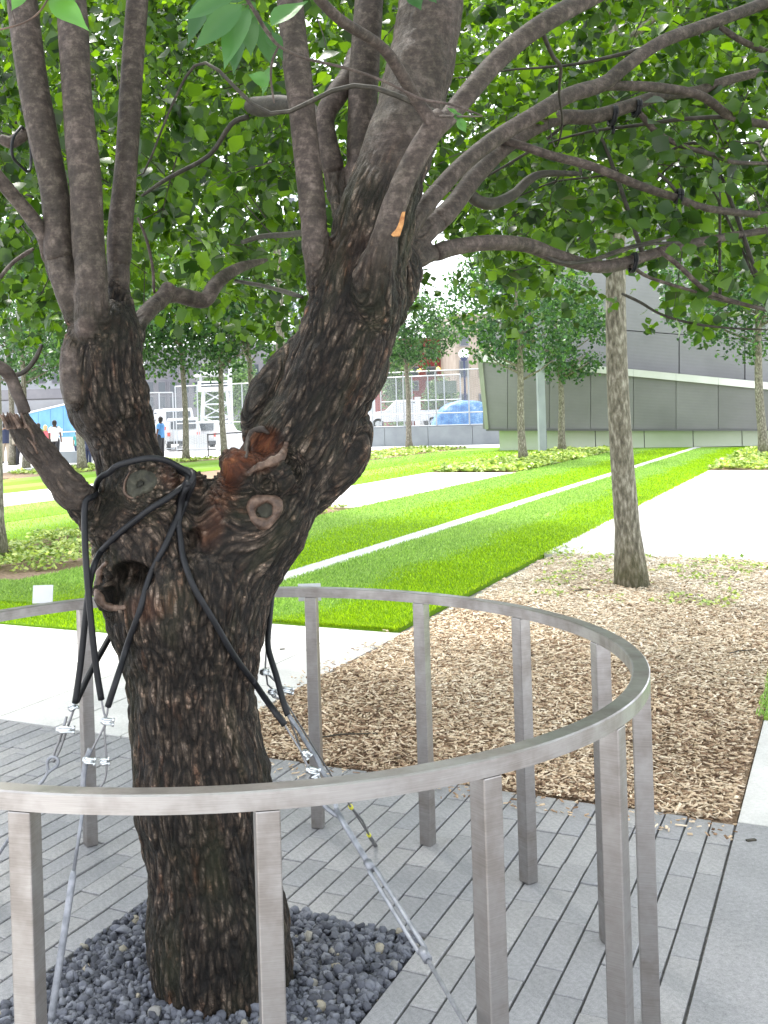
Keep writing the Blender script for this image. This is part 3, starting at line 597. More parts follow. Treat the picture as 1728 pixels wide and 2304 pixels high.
# splintered break and details
b = MB()
for k in range(18):
    a = random.random()*2*PI; r = random.random()*.032; c = P(34, 940, 2.88)+Vector((r*math.cos(a), -.02+r*math.sin(a)*.8, 0)); L = random.uniform(.006, .020)
    d = Vector((-.35+random.uniform(-.3, .3), -.2+random.uniform(-.3, .3), 1)).normalized(); b.tube([c-d*.03, c+d*L*.5, c+d*L], [.006, .004, .001], 5)
b.build('broken_end', M['freshwood'] if False else M['callus'], tree)
for pts, r in (([(30, 940), (45, 948), (60, 958), (72, 975), (80, 1000)], .004), ([(62, 985), (76, 1002), (84, 1020)], .003)):
    b = MB(); b.tube([q.to_3d() for q in catmull([(*hit(x, y, .001), 0) for x, y in pts], 4)], r, 6); b.build('bark_strip', M['callus'], tree, True)
def surf_tube(name, pts, r, m, sub=5, seg=10, off=.4, parent=None, taper=True, lump=.0):
    L = catmull([(*hit(x, y, r*off if not isinstance(off, tuple) else 0), 0) for x, y in pts], sub); n = len(L); L = [q.to_3d() for q in L]
    ys = [q.y for q in L]
    rr = [r*(1 if not taper else (.45+.55*math.sin(PI*min(1, max(0, (i+.5)/n)))))*(1+lump*noise.noise(L[i]*60)) for i in range(n)]
    b = MB(); b.tube(L, rr, seg); return b.build(name, m, parent or trunk, True)
surf_tube('callus_lip', [(240, 1265), (226, 1285), (221, 1315), (224, 1345), (236, 1362), (258, 1368), (282, 1366)], .013, M['callus'], lump=.4, off=.2)
surf_tube('callus_lip', [(556, 1066), (578, 1052), (605, 1042), (630, 1030), (640, 1012), (645, 995)], .013, M['callus'], lump=.4, off=.2)
surf_tube('callus_lip', [(553, 1030), (558, 995), (570, 972), (590, 966), (606, 976)], .010, M['limb_brown'], off=.1, lump=.5)
surf_tube('callus_lip', [(345, 1305), (338, 1292), (332, 1290)], .006, M['callus'], off=.2)
# pruning knot: ring and sunken core
def knot(x, y, R, r, parent, name='knot_ring', sq=(1, 1.12), m1='callus', m2='cutwood'):
    c = hit(x, y); cs = [hit(x+20, y), hit(x-20, y), hit(x, y+20), hit(x, y-20)]
    n_v = (cs[0]-cs[1]).cross(cs[2]-cs[3]).normalized()
    if n_v.y > 0: n_v = -n_v
    n_v = (n_v*.4+Vector((0, -1, .05))).normalized()
    ax = Vector((0, 0, 1)).cross(n_v).normalized(); ay = n_v.cross(ax)
    ctr = (cs[0]+cs[1]+cs[2]+cs[3])/4+n_v*.004
    V = []; Fc = []; N1, N2 = 28, 10
    for i in range(N1):
        a = 2*PI*i/N1; rr = R*(1+.10*math.sin(2*a+1)+.06*math.sin(3*a))*(1+.05*noise.noise(Vector((math.cos(a)*3, math.sin(a)*3, 1)))); d = ax*math.cos(a)*sq[0]+ay*math.sin(a)*sq[1]
        for j in range(N2):
            t = 2*PI*j/N2; q = r*(1+.22*math.sin(3*a+.6)+.25*noise.noise(Vector((math.cos(a)*5, math.sin(a)*5, t)))); V.append(ctr+d*(rr+q*math.cos(t))+n_v*q*math.sin(t)*1.1)
    for i in range(N1):
        for j in range(N2): Fc.append((i*N2+j, ((i+1) % N1)*N2+j, ((i+1) % N1)*N2+(j+1) % N2, i*N2+(j+1) % N2))
    mk(name, V, Fc, M[m1], parent, True)
    V = [ctr-n_v*.012]; 
    for i in range(N1):
        a = 2*PI*i/N1; V.append(ctr+(ax*math.cos(a)*sq[0]+ay*math.sin(a)*sq[1])*R*1.02+n_v*.001)
    mk('knot_core', V, [(0, 1+i, 1+(i+1) % N1) for i in range(N1)], M[m2], parent, True)
knot(595, 1149, .033, .013, trunk)
# sawn face of the stump between the forks
def face_poly(pts, m, name, off=.003, parent=trunk):
    cx_, cy_ = sum(p[0] for p in pts)/len(pts), sum(p[1] for p in pts)/len(pts)
    L = catmull([(p[0], p[1], 0, 0) for p in pts]+[(pts[0][0], pts[0][1], 0, 0)], 5)[:-1]; n = len(L); V = []; rings = 5
    V.append(hit(cx_, cy_, off))
    for k in range(1, rings+1):
        for q in L:
            t = k/rings; x, y = cx_+(q[0]-cx_)*t, cy_+(q[1]-cy_)*t; V.append(hit(x, y, off if k < rings else -.004))
    Fc = [(0, 1+i, 1+(i+1) % n) for i in range(n)]
    for k in range(rings-1):
        for i in range(n): Fc.append((1+k*n+i, 1+k*n+(i+1) % n, 1+(k+1)*n+(i+1) % n, 1+(k+1)*n+i))
    return mk(name, V, Fc, M[m], parent, True)
face_poly([(284, 1118), (281, 1090), (292, 1066), (315, 1055), (342, 1060), (358, 1078), (350, 1100), (325, 1112), (303, 1122)], 'cutwood', 'sawn_face', .006)
surf_tube('callus_lip', [(292, 1062), (281, 1085), (281, 1108), (295, 1120), (312, 1117)], .0035, M['callus'], off=.6)
# torn patch on the small front limb (own surface)
b = MB(); c = P(893, 505, 2.838)
pa = [(868, 520), (872, 500), (885, 500), (897, 478), (912, 476), (908, 505), (900, 530), (885, 532)]
b.prism([P(x, y, 2.842) for x, y in pa], (0, .02, 0)); b.build('torn_bark_patch', M['freshwood'], tree)
# ================================================================== FOLIAGE
LEAF_V = np.array([[0, 0, 0], [.30, .28, .05], [.0, .30, 0], [-.30, .28, .05], [.38, .56, .07], [0, .62, .0], [-.38, .56, .07], [0, 1.0, -.10]])
LEAF_T = np.array([[0, 1, 2], [0, 2, 3], [1, 4, 5], [1, 5, 2], [3, 2, 5], [3, 5, 6], [4, 7, 5], [6, 5, 7]])
LEAF_V4 = np.array([[0, 0, 0], [.42, .42, .08], [0, 1.0, -.05], [-.42, .42, .08], [.0, .45, 0]])
LEAF_T4 = np.array([[0, 1, 4], [1, 2, 4], [2, 3, 4], [3, 0, 4]])
def leaves(pos, dirs, size, LV, LT, wide=1.0, nbias=.6):
    n = len(pos); d = dirs/np.linalg.norm(dirs, axis=1, keepdims=True)
    nrm = rng.normal(size=(n, 3)); nrm[:, 2] += nbias*2; nrm -= d*(nrm*d).sum(1, keepdims=True); nrm /= np.linalg.norm(nrm, axis=1, keepdims=True)+1e-9
    sx = np.cross(d, nrm); lv = LV[None]*size[:, None, None]
    V = pos[:, None, :]+sx[:, None, :]*lv[:, :, 0:1]*wide+d[:, None, :]*lv[:, :, 1:2]+nrm[:, None, :]*lv[:, :, 2:3]
    T = LT[None]+(np.arange(n)*len(LV))[:, None, None]
    return V.reshape(-1, 3), T.reshape(-1, LT.shape[1]), len(LV)
def pix(p):
    X = F*p[:, 0]/np.maximum(p[:, 1], .01); D_ = F*(EYE-p[:, 2])/np.maximum(p[:, 1], .01)
    return CX+X*c_-D_*s_, CY+X*s_+D_*c_
# sprays: short twigs through the crown volume, each carrying leaves
def cluster_field(p, seed, s=1.1):
    return np.array([noise.noise(Vector(q)*s+Vector((seed, 0, 0)))+.5*noise.noise(Vector(q)*s*2.6+Vector((0, seed, 0))) for q in p])
NS = 62000
c0 = np.array([.2, 4.0, 4.0]); rad = np.array([5.6, 5.4, 2.6])
cen = rng.uniform(-1, 1, size=(NS, 3)); cen = cen[(cen**2).sum(1) < 1]; sp = c0+cen*rad
sp = sp[sp[:, 2] > 2.15+.25*np.sin(sp[:, 0]*2.1)+.15*np.sin(sp[:, 1]*3+1)]
xx, yy = pix(sp); mg = .45*F/np.maximum(sp[:, 1], .2); infr = (xx > -mg) & (xx < 1728+mg) & (yy > -mg) & (sp[:, 1] > 0)
keep = (~infr & (sp[:, 2] > 2.6)) | (sp[:, 1] > 3.75)
keep &= infr | (sp[:, 0] > -1.7-.5*rng.random(len(sp))) | (sp[:, 1] > 4.5)  # unseen left side of the crown cut back to let light onto the paving
sp = sp[keep]; infr = infr[keep]; xx = xx[keep]; yy = yy[keep]
f = cluster_field(sp, 3.1)
thr = np.where(infr, -.20, .14)
ok = f > thr
# openings in the crown (between the main limbs and at the top left) where the bright sky shows
def opening(x, y, rx, ry): return ((xx-x)/rx)**2+((yy-y)/ry)**2 < 1
ok &= ~(infr & (opening(1000, 628, 78, 84) | opening(955, 430, 60, 130) | opening(225, 60, 40, 130) | opening(370, 70, 70, 130) | opening(480, 150, 60, 60) | opening(1075, 60, 30, 40) | opening(1482, 628, 62, 66) | opening(1300, 598, 66, 34) | opening(170, 150, 50, 60)))
ok &= ~(infr & (xx > 900) & (xx < 1080) & (yy > 690)) & ~(infr & (xx > 1360) & (xx < 1440) & (yy > 585)) & ~(infr & (yy > 715+40*np.sin(xx*.013)))
ok &= ~(infr & (xx > 1230) & (xx < 1430) & (yy > 560) & (rng.random(len(xx)) < .75))
sp = sp[ok]; infr = infr[ok]
K = 9; n = len(sp)
tdir = rng.normal(size=(n, 3)); tdir[:, 2] -= .5; tdir /= np.linalg.norm(tdir, axis=1, keepdims=True); tlen = rng.uniform(.12, .30, n)
t = rng.random((n, K)); pos = sp[:, None, :]+tdir[:, None, :]*(t*tlen[:, None])[:, :, None]+rng.normal(scale=.022, size=(n, K, 3))
dirs = tdir[:, None, :]*.5+rng.normal(scale=.8, size=(n, K, 3)); dirs[..., 2] -= .55
pos = pos.reshape(-1, 3); dirs = dirs.reshape(-1, 3); size = rng.uniform(.042, .088, len(pos))
tint = np.clip(rng.normal(.45, .25, len(pos))+np.repeat(cluster_field(sp*1.0, 9.2, .8)*.3, K), 0, 1)
vis_ = np.repeat(infr, K)
for sel_, LV_, LT_, wd2 in ((vis_, LEAF_V, LEAF_T, 1.12), (~vis_, LEAF_V4, LEAF_T4, 1.0)):
    V, T, k = leaves(pos[sel_], dirs[sel_], size[sel_], LV_, LT_, wd2)
    bulk('foliage', V, T, M['pear_leaf'], np.repeat(tint[sel_], k), tree, kind='stuff')

tw = MB()
sel = rng.choice(n, min(n, 2600), replace=False)
TV = []; TF = []
for i in sel:
    a = Vector(sp[i]-tdir[i]*.10); b_2 = Vector(sp[i]+tdir[i]*tlen[i]); m_ = (a+b_2)/2+Vector((0, 0, .015)); tw.tube([a, m_, b_2], [.0035, .0025, .001], 3, False)
tw.build('twigs', M['limb_dark'], tree, kind='stuff')
# outer dropping boughs that carry the crown (second order branches)
ends = []
for L in LIMBS:
    for q in (L[-1], L[len(L)*2//3]):
        if q.x > .35: ends.append(q.to_3d())
bb = 0
for i in range(24):
    a = random.choice(ends) if i % 2 else Vector((random.uniform(-2.5, 3.2), random.uniform(4.6, 6.0), random.uniform(2.5, 3.6)))
    d = Vector((random.uniform(-1, 1), random.uniform(.1, 1), random.uniform(-.15, .5))).normalized(); L = random.uniform(.7, 1.8); q = [a]
    for k in range(6):
        d = (d+Vector((random.uniform(-.3, .3), random.uniform(-.2, .3), random.uniform(-.25, .18)))).normalized(); nx = q[-1]+d*L/6; nx.z = max(nx.z, random.uniform(2.3, 2.75)); q.append(nx)
    r0 = random.uniform(.005, .010); b = MB(); q2 = [v_.to_3d() for v_ in catmull([(*v_, 0) for v_ in q], 4)]; q2 = [q2[0]]+[(q2[j-1]+q2[j]*2+q2[j+1])/4 for j in range(1, len(q2)-1)]+[q2[-1]]; b.tube(q2, [r0*(1-.85*j/len(q2)) for j in range(len(q2))], 6); b.build('branch', M['limb_dark'], tree, True)
# ---------------- near twigs with single leaves
def big_leaf(base, tip, width, face=(0, -1, .2), m='hero_leaf', parent=None, tint=.5, curl=.12):
    base, tip = Vector(base), Vector(tip); d = tip-base; L = d.length; d.normalize(); nv = Vector(face); nv = (nv-d*nv.dot(d)).normalized(); sx = d.cross(nv)
    prof = [0, .30, .44, .50, .47, .38, .24, .10, 0]; V = []; n = len(prof)
    for i, w_ in enumerate(prof):
        t = i/(n-1); z = -curl*L*(t**2)
        for s in (-1, -.5, 0, .5, 1): V.append(base+d*L*t+sx*s*w_*width+nv*(z+abs(s)*w_*width*.32+math.sin(t*9+s*2)*.0012))
    Fc = [(i*5+j, i*5+j+1, (i+1)*5+j+1, (i+1)*5+j) for i in range(n-1) for j in range(4)]
    o = mk('leaf', V, Fc, M[m], parent, True)
    a = o.data.attributes.new('tint', 'FLOAT', 'POINT'); a.data.foreach_set('value', [tint]*len(V)); return o
def twig(pts, leaves_, m='limb', seg=8):
    o, L = branch(pts, m, seg=seg, wob=.1, name='twig', sub=5)
    for (x0, y0, x1, y1, wpx, Y, tn) in leaves_:
        a, b2 = P(x0, y0, Y), P(x1, y1, Y+random.uniform(-.02, .03)); f = (random.uniform(-.5, .5), -1, random.uniform(-.1, .7))
        q = big_leaf(a, b2, wpx*Y/F, f, parent=o, tint=tn)
        # stalk
        s = MB(); near = min(L, key=lambda r: (r.to_3d()-a).length).to_3d()
        if (near-a).length < .25: s.tube([near, (near+a)/2+Vector((0, 0, .005)), a], .0008, 5); s.build('leaf_stalk', M['limb'], o, True)
    return o
twig([(545, -20, 9, 1.85), (575, 30, 8, 1.85), (600, 70, 9, 1.85), (630, 105, 7, 1.85), (690, 132, 6.5, 1.87), (785, 155, 7, 1.9), (870, 185, 6, 1.92), (945, 222, 7, 1.94), (1015, 235, 5.5, 1.96), (1085, 260, 4, 2.0)],
     [(560, 20, 495, 150, 70, 1.83, .55), (545, 10, 430, 110, 58, 1.8, .45), (565, 25, 560, 130, 52, 1.9, .35), (480, -20, 415, 95, 54, 1.95, .2), (500, -10, 470, 70, 50, 1.9, .4), (600, 70, 640, 130, 40, 1.9, .3), (545, 60, 520, 165, 44, 1.95, .25), (580, -30, 470, -10, 60, 1.85, .3), (590, 45, 610, 150, 46, 1.95, .3), (575, 5, 520, 60, 46, 1.88, .6), (530, -10, 400, 40, 46, 1.82, .5), (610, 60, 690, -10, 60, 1.8, .7)])
twig([(626, 105, 6, 1.85), (612, 140, 6, 1.85), (610, 185, 5, 1.85), (617, 232, 4, 1.86)], [(605, 190, 560, 165, 38, 1.85, .7), (612, 150, 585, 215, 30, 1.88, .6)])
twig([(1085, 262, 3, 2.0), (1050, 262, 4, 2.2), (1020, 262, 6, 2.5), (990, 262, 8, 2.82)], [(1030, 262, 1008, 240, 18, 2.4, .8), (1030, 265, 1050, 300, 22, 2.4, .7), (1020, 262, 1045, 262, 16, 2.4, .6)])
twig([(-20, 70, 5, 1.5), (20, 62, 5, 1.5), (60, 48, 5, 1.5), (90, 25, 5, 1.5), (112, -10, 5, 1.5)],
     [(60, -30, 25, 20, 40, 1.5, .9), (110, 0, 200, 60, 60, 1.5, .95), (100, -20, 170, -5, 60, 1.48, .8), (10, -20, 5, 25, 36, 1.5, .85), (140, -30, 150, 40, 44, 1.55, .9)], 'callus')
twig([(900, -30, 5, 2.3), (930, -10, 5, 2.3), (960, -15, 5, 2.3)], [(920, -20, 950, 20, 50, 2.3, .2), (960, -20, 985, 5, 34, 2.3, .25)])
# straps tied round the right-hand branches
def strap(x, y0, y1, Y, wpx=12, tail=0):
    a, b2 = P(x, y0, Y), P(x+4, y1, Y); c = (a+b2)/2; R_ = (a-b2).length/2; V = []
    m_ = MB(); pts = [c+Vector((0.15*R_*math.sin(t), -R_*math.cos(t), R_*math.sin(t))) for t in np.linspace(0, 2*PI, 17)]
    m_.tube(pts, wpx*.25*Y/F, 6, False)
    pts = [p+Vector((wpx*.4*Y/F, 0, 0)) for p in pts]; m_.tube(pts, wpx*.25*Y/F, 6, False)
    if tail: m_.tube([b2, b2+Vector((.004, 0, -.02)), b2+Vector((.0, 0, -tail))], wpx*.3*Y/F, 6)
    return m_
S_LAB = ['black strap on the thicker branch near the top right, left of the pair', 'black strap on the thicker branch near the top right, right of the pair', 'black tie on the thin branch right of centre', 'black tie where the low branch crosses the pale trunk']
for i, a in enumerate([(1374, 240, 282, 4.05, 14, .03), (1428, 225, 262, 4.12, 14, 0), (1522, 428, 456, 4.0, 16, 0), (1420, 570, 612, 4.03, 12, 0)]):
    tag(strap(*a).build('branch_strap', M['rubber'], None, True), S_LAB[i], 'strap', 'black straps tied on the branches')
hp = [P(48, 285, 3.25), P(30, 310, 3.2), P(28, 350, 3.2), P(45, 372, 3.25), P(66, 385, 3.3), P(70, 340, 3.35), P(62, 300, 3.35), P(48, 285, 3.25)]
b = MB(); b.tube([q.to_3d() for q in catmull([(*p, 0) for p in hp], 4)], .005, 6); tag(b.build('cable_loop', M['rubber'], None, True), 'small black loop hanging on a pruned branch at the left edge', 'cable')
# ================================================================== GUY SYSTEM
def path3(pts, r):
    o = []
    for q in pts:
        x, y = q[:2]; Y = q[2] if len(q) > 2 else None
        p = P(x, y, Y) if Y else hit(x, y, r*.9)
        o.append((*p, 0))
    L = [q.to_3d() for q in catmull(o, 7)]
    return L
def hose(pts, label, r=.0088):
    b = MB(); L = path3(pts, r)
    # keep free of the bark
    for i, p in enumerate(L):
        if 4 < i < len(L)-4 or True:
            loc, nrm_, _, dist = bvh.find_nearest(p)
            if loc is not None and (p-loc).dot(nrm_) < r*.85 and dist < .08: L[i] = loc+nrm_*r*.9
    for _ in range(10): L = [L[0]]+[(L[i-1]+L[i]*2+L[i+1])/4 for i in range(1, len(L)-1)]+[L[-1]]
    b.tube(L, r, 10); o = b.build('hose', M['rubber'], None, True)
    if label: tag(o, label, 'hose', 'black rubber hoses round the tree')
    return o
def thing_px(name, x, y, Y, label, cat, group=None): return empty(name, P(x, y, Y), label, cat, group)
GH = 'black rubber hoses round the tree'
hose([(228, 1574, 2.86), (216, 1500, 2.85), (205, 1400, 2.84), (196, 1300, 2.85), (191, 1220, 2.87), (190, 1160, 2.9), (192, 1125), (204, 1122, 2.96), (214, 1112, 3.06), (216, 1090, 3.0), (232, 1065, 2.93), (262, 1048, 2.9), (300, 1037, 2.88), (340, 1030, 2.87), (375, 1036, 2.88), (400, 1050, 2.9), (425, 1062, 2.91), (436, 1075, 2.9), (430, 1100, 2.9), (418, 1125), (405, 1160), (400, 1190)], 'black hose looping over the cut stump and hanging down left of the trunk')
hose([(169, 1582, 2.88), (182, 1490, 2.88), (193, 1380, 2.88), (202, 1310, 2.88), (212, 1270, 2.87), (228, 1242), (252, 1215), (300, 1175), (340, 1145), (380, 1118), (410, 1095, 2.9), (425, 1078, 2.9), (415, 1062, 2.93), (400, 1052, 2.95)], 'black hose crossing diagonally over the left fork down to the far left cable')
hose([(172, 1578, 2.9), (205, 1508, 2.98), (235, 1455, 3.05), (252, 1425, 3.12), (275, 1400, 3.2)], 'short black hose slanting behind the left side of the trunk')
hose([(243, 1589, 2.84), (262, 1530, 2.83), (285, 1460), (315, 1380), (345, 1300), (368, 1232, 2.88), (392, 1180), (404, 1140), (412, 1105, 2.9), (425, 1085, 2.88)], 'black hose slanting from the stump down to the double cable clamp on the left')
hose([(641, 1631, 2.8), (610, 1590, 2.82), (570, 1535), (532, 1485), (485, 1405), (440, 1330), (418, 1280), (405, 1220), (401, 1175), (403, 1135), (415, 1105, 2.89), (430, 1085, 2.89), (436, 1068, 2.9), (418, 1056, 2.93)], 'long black hose slanting down across the trunk front to the right cable')
hose([(648, 1610, 2.95), (636, 1575, 2.96), (622, 1520, 3.0), (603, 1457, 3.06), (606, 1400, 3.12), (612, 1330, 3.16), (615, 1270, 3.2)], 'black hose coming down behind the right side of the trunk')
def cable(b, pts, r=.003, seg=6): b.tube([q.to_3d() for q in catmull([(*P(*q), 0) for q in pts], 5)], r, seg)
def clamp(name, x, y, Y, parent, w_=38, ang=.1):
    """wire rope clip: saddle, U-bolt arcs and two nuts"""
    s = Y/F; c = P(x, y, Y); b = MB(); ca, sa = math.cos(ang), math.sin(ang); ax = Vector((ca, 0, -sa)); az = Vector((sa, 0, ca))
    L = w_*s*.55
    b.tube([c-ax*L*.7, c-ax*L*.3, c+ax*L*.3, c+ax*L*.7], [.006, .0105, .0105, .006], 8)
    for dz in (-.005, .006): b.tube([c-ax*L*.4+az*dz+Vector((0, -.004, 0)), c+Vector((0, -.014, 0))+az*(dz+.003), c+ax*L*.75+az*dz, c+ax*L*1.1+az*(dz-.002)], .0036, 6)
    for dz in (-.006, .006): b.tube([c+ax*L*.85+az*dz, c+ax*L*1.15+az*dz], .0062, 6)
    return b.build(name, M['zinc'], parent, True)
def guy(name, label):
    return name, label
# double cable with turnbuckle rod, left
t = thing_px('guy_cable', 188, 1730, 2.84, 'steel guy cable left of the trunk with three bright clamps and a long grey rod', 'guy cable')
b = MB(); cable(b, [(227, 1568, 2.86), (233, 1600, 2.85), (238, 1622, 2.84), (232, 1640, 2.84), (215, 1672, 2.84), (200, 1702, 2.84), (190, 1730, 2.84), (186, 1775, 2.84)])
cable(b, [(244, 1582, 2.84), (241, 1605, 2.84), (237, 1622, 2.84), (235, 1650, 2.84), (238, 1685, 2.84), (240, 1712, 2.84), (238, 1745, 2.84), (228, 1768, 2.84), (205, 1790, 2.84), (192, 1800, 2.84)]); b.build('cable', M['cable'], t, True)
clamp('clamp', 238, 1623, 2.83, t, 30, .15); clamp('clamp', 197, 1711, 2.83, t, 30, .2); clamp('clamp', 233, 1714, 2.83, t, 22, -.05)
b = MB(); cable(b, [(203, 1685, 2.84), (192, 1720, 2.84), (187, 1760, 2.84), (190, 1800, 2.84)], .0075, 8); b.build('thimble', M['rod'], t, True)
b = MB(); e_ = P(190, 1800, 2.84); g_ = G(100, 2390); m1 = e_.lerp(g_, .28); m2 = e_.lerp(g_, .85)
b.tube([e_, m1], .005, 8); b.build('upper_rod', M['rod'], t, True); b = MB(); b.tube([m2, g_-Vector((0, 0, .02))], .006, 8); b.build('rod', M['rod'], t, True)
b = MB(); b.tube([m1, m1.lerp(m2, .04), m1.lerp(m2, .96), m2], [.006, .0095, .0095, .006], 10); b.build('turnbuckle', M['rod'], t, True)
# far left guy
t = thing_px('guy_cable', 117, 1712, 2.9, 'steel guy cable far left ending in an eye bolt', 'guy cable')
b = MB(); cable(b, [(170, 1580, 2.88), (165, 1598, 2.89), (156, 1625, 2.89), (146, 1655, 2.9), (133, 1690, 2.9), (122, 1712, 2.9)], .0035)
cable(b, [(150, 1612, 2.9), (142, 1640, 2.89), (134, 1665, 2.9), (122, 1695, 2.9), (121, 1715, 2.9)], .004); b.build('cable', M['cable'], t, True)
clamp('clamp', 162, 1592, 2.88, t, 22, -.5); clamp('clamp', 142, 1642, 2.87, t, 42, .05)
b = MB(); b.tube([q.to_3d() for q in catmull([(*P(x, y, 2.9), 0) for x, y in [(109, 1738), (106, 1718), (112, 1706), (124, 1703), (131, 1712), (127, 1724), (109, 1738), (96, 1757), (85, 1772), (30, 1872)]], 5)], .0048, 8)
b.tube([P(30, 1872, 2.9), G(-60, 2010)], .0048, 8); b.build('eye_bolt', M['rod'], t, True)
# right guy with twin rods
t = thing_px('guy_cable', 690, 1690, 2.78, 'right guy cable with clamps under the rail and twin grey rods', 'guy cable')
b = MB(); cable(b, [(638, 1628, 2.8), (652, 1650, 2.8), (668, 1675, 2.79), (682, 1700, 2.78), (696, 1735, 2.77), (715, 1775, 2.74)])
cable(b, [(648, 1608, 2.95), (660, 1640, 2.9), (672, 1672, 2.85), (680, 1700, 2.8), (700, 1740, 2.76)]); b.build('cable', M['cable'], t, True)
clamp('clamp', 687, 1695, 2.76, t, 22, .8); clamp('clamp', 700, 1733, 2.75, t, 32, .3); clamp('clamp', 706, 1752, 2.75, t, 24, -.3)
b = MB(); cable(b, [(650, 1610, 2.93), (672, 1642, 2.9), (690, 1672, 2.86), (712, 1705, 2.82), (728, 1740, 2.79), (745, 1762, 2.76), (752, 1790, 2.72), (757, 1822, 2.69)], .0062, 8)
b.build('upper_rod', M['rod'], t, True); b = MB(); cable(b, [(710, 1765, 2.74), (728, 1808, 2.72), (745, 1826, 2.70), (762, 1836, 2.68)], .007, 8)
b.build('rod_eye', M['rod'], t, True); b = MB(); a1, a2, a3 = P(757, 1822, 2.69), P(830, 1945, 2.52), P(958, 2152, 2.26); g_ = P(1062, 2330, 2.05)
b.tube([a1, P(772, 1850, 2.66), a2], .0078, 8); b.build('rod', M['rod'], t, True)
b = MB(); sd2 = Vector((.007, 0, .004)); b.tube([a2-sd2*.3, a2.lerp(a3, .08)-sd2, a2.lerp(a3, .94)-sd2, a3], .0055, 8); b.tube([a2+sd2*.3, a2.lerp(a3, .08)+sd2, a2.lerp(a3, .94)+sd2, a3], .0055, 8)
b.tube([a2.lerp(a3, -.03), a2.lerp(a3, .06)], .011, 8); b.tube([a2.lerp(a3, .94), a3.lerp(g_, .05)], .011, 8); b.build('turnbuckle', M['rod'], t, True)
gd = (g_-a3); g2 = a3+gd*((a3.z+.02)/(a3.z-g_.z)) if a3.z-g_.z > 0 else g_
b = MB(); b.tube([a3, g2], .0052, 8); b.build('anchor_rod', M['rod'], t, True)
# rear guy with yellow bands
t = thing_px('guy_cable', 790, 1830, 3.3, 'thin dark guy wire with yellow bands behind the rail', 'guy cable')
pts = [P(603, 1470, 3.1), P(618, 1515, 3.15), P(640, 1560, 3.18)]; anc = G(845, 1902); top = P(787, 1812, 3.5)
b = MB(); b.tube([P(600, 1450, 3.14), P(597, 1500, 3.15), P(602, 1540, 3.16), P(640, 1575, 3.2), top, anc], .003, 6); b.tube([P(601, 1515, 3.15), P(622, 1535, 3.15), P(650, 1560, 3.16)], .0035, 6)
b.tube([P(606, 1555, 3.18), P(615, 1568, 3.18), P(632, 1572, 3.18)], .004, 6); b.tube([top, top.lerp(anc, .35)+Vector((.01, 0, 0)), top.lerp(anc, .75)], .004, 6)
b.tube([top.lerp(anc, .72), anc], .008, 6); b.build('wire', M['cable'], t, True)
clamp('clamp', 593, 1512, 3.14, t, 22, .1); clamp('clamp', 640, 1552, 3.16, t, 34, .2); clamp('clamp', 610, 1556, 3.18, t, 20, .2)
for f_ in (.02, .7):
    b = MB(); q = top.lerp(anc, f_); b.tube([q, q+(anc-top)*.035], .008, 8); b.build('yellow_band', M['yellow'], t, True)
# ================================================================== ROUND STEEL RAIL
RC = Vector((-.1685, 3.0745, 0)); RR = 1.1682; RH = .9347; RW = .043; RT = .036
ring = empty('round_railing', RC, 'round brushed steel railing on square posts around the old tree', 'railing')
V = []; N = 144; Fc = []
prof = [(0, 0), (0, RT-.003), (.003, RT), (RW-.003, RT), (RW, RT-.003), (RW, 0)]
for i in range(N):
    a = 2*PI*i/N
    for dr, dz in prof:
        r = RR-RW+dr; V.append(RC+Vector((r*math.cos(a), r*math.sin(a), RH-RT+dz)))
k = len(prof)
for i in range(N):
    for j in range(k): Fc.append((i*k+j, ((i+1) % N)*k+j, ((i+1) % N)*k+(j+1) % k, i*k+(j+1) % k))
mk('top_rail', V, [f[::-1] for f in Fc], M['steel'], ring)
pm = None
for i in range(16):
    a = math.radians(7+22.5*i)
    if pm is None:
        b = MB(); b.box((0, 0, (RH-RT-.001)/2), (.0455, .0455, RH-RT-.001)); 
        bmx = bmesh.new(); me_ = bpy.data.meshes.new('post'); me_.from_pydata(b.V, [], b.F); bmx.from_mesh(me_); bmesh.ops.bevel(bmx, geom=[e for e in bmx.edges], offset=.003, segments=2, affect='EDGES', profile=.5); bmx.to_mesh(me_); me_.materials.append(M['steel']); me_.shade_flat(); pm = me_
    o = bpy.data.objects.new('post', pm); o.parent = ring
    o.location = ((RR-.0225)*math.cos(a), (RR-.0225)*math.sin(a), 0); o.rotation_euler = (0, 0, a); col.objects.link(o)
def card(x0, y0, x1, y1, Y, label, tilt):
    c = P((x0+x1)/2, (y0+y1)/2, Y); wd = (x1-x0)*Y/F; ht = (y1-y0)*Y/F/math.cos(tilt)
    b = MB(); b.obb(c, (1, 0, 0), (0, math.cos(tilt), math.sin(tilt)) if False else (0, math.sin(tilt), math.cos(tilt)), (0, math.cos(tilt), -math.sin(tilt)), wd/2, ht/2, .003, 0)
    o = b.build('name_card', M['white'], None); tag(o, label, 'sign', 'small white cards behind the rail'); return o
card(74, 1318, 119, 1356, 4.23, 'small white card standing above the rail at the far left', .35)
card(671, 1314, 722, 1351, 4.25, 'small white card behind the rail top, right of the trunk', .3)

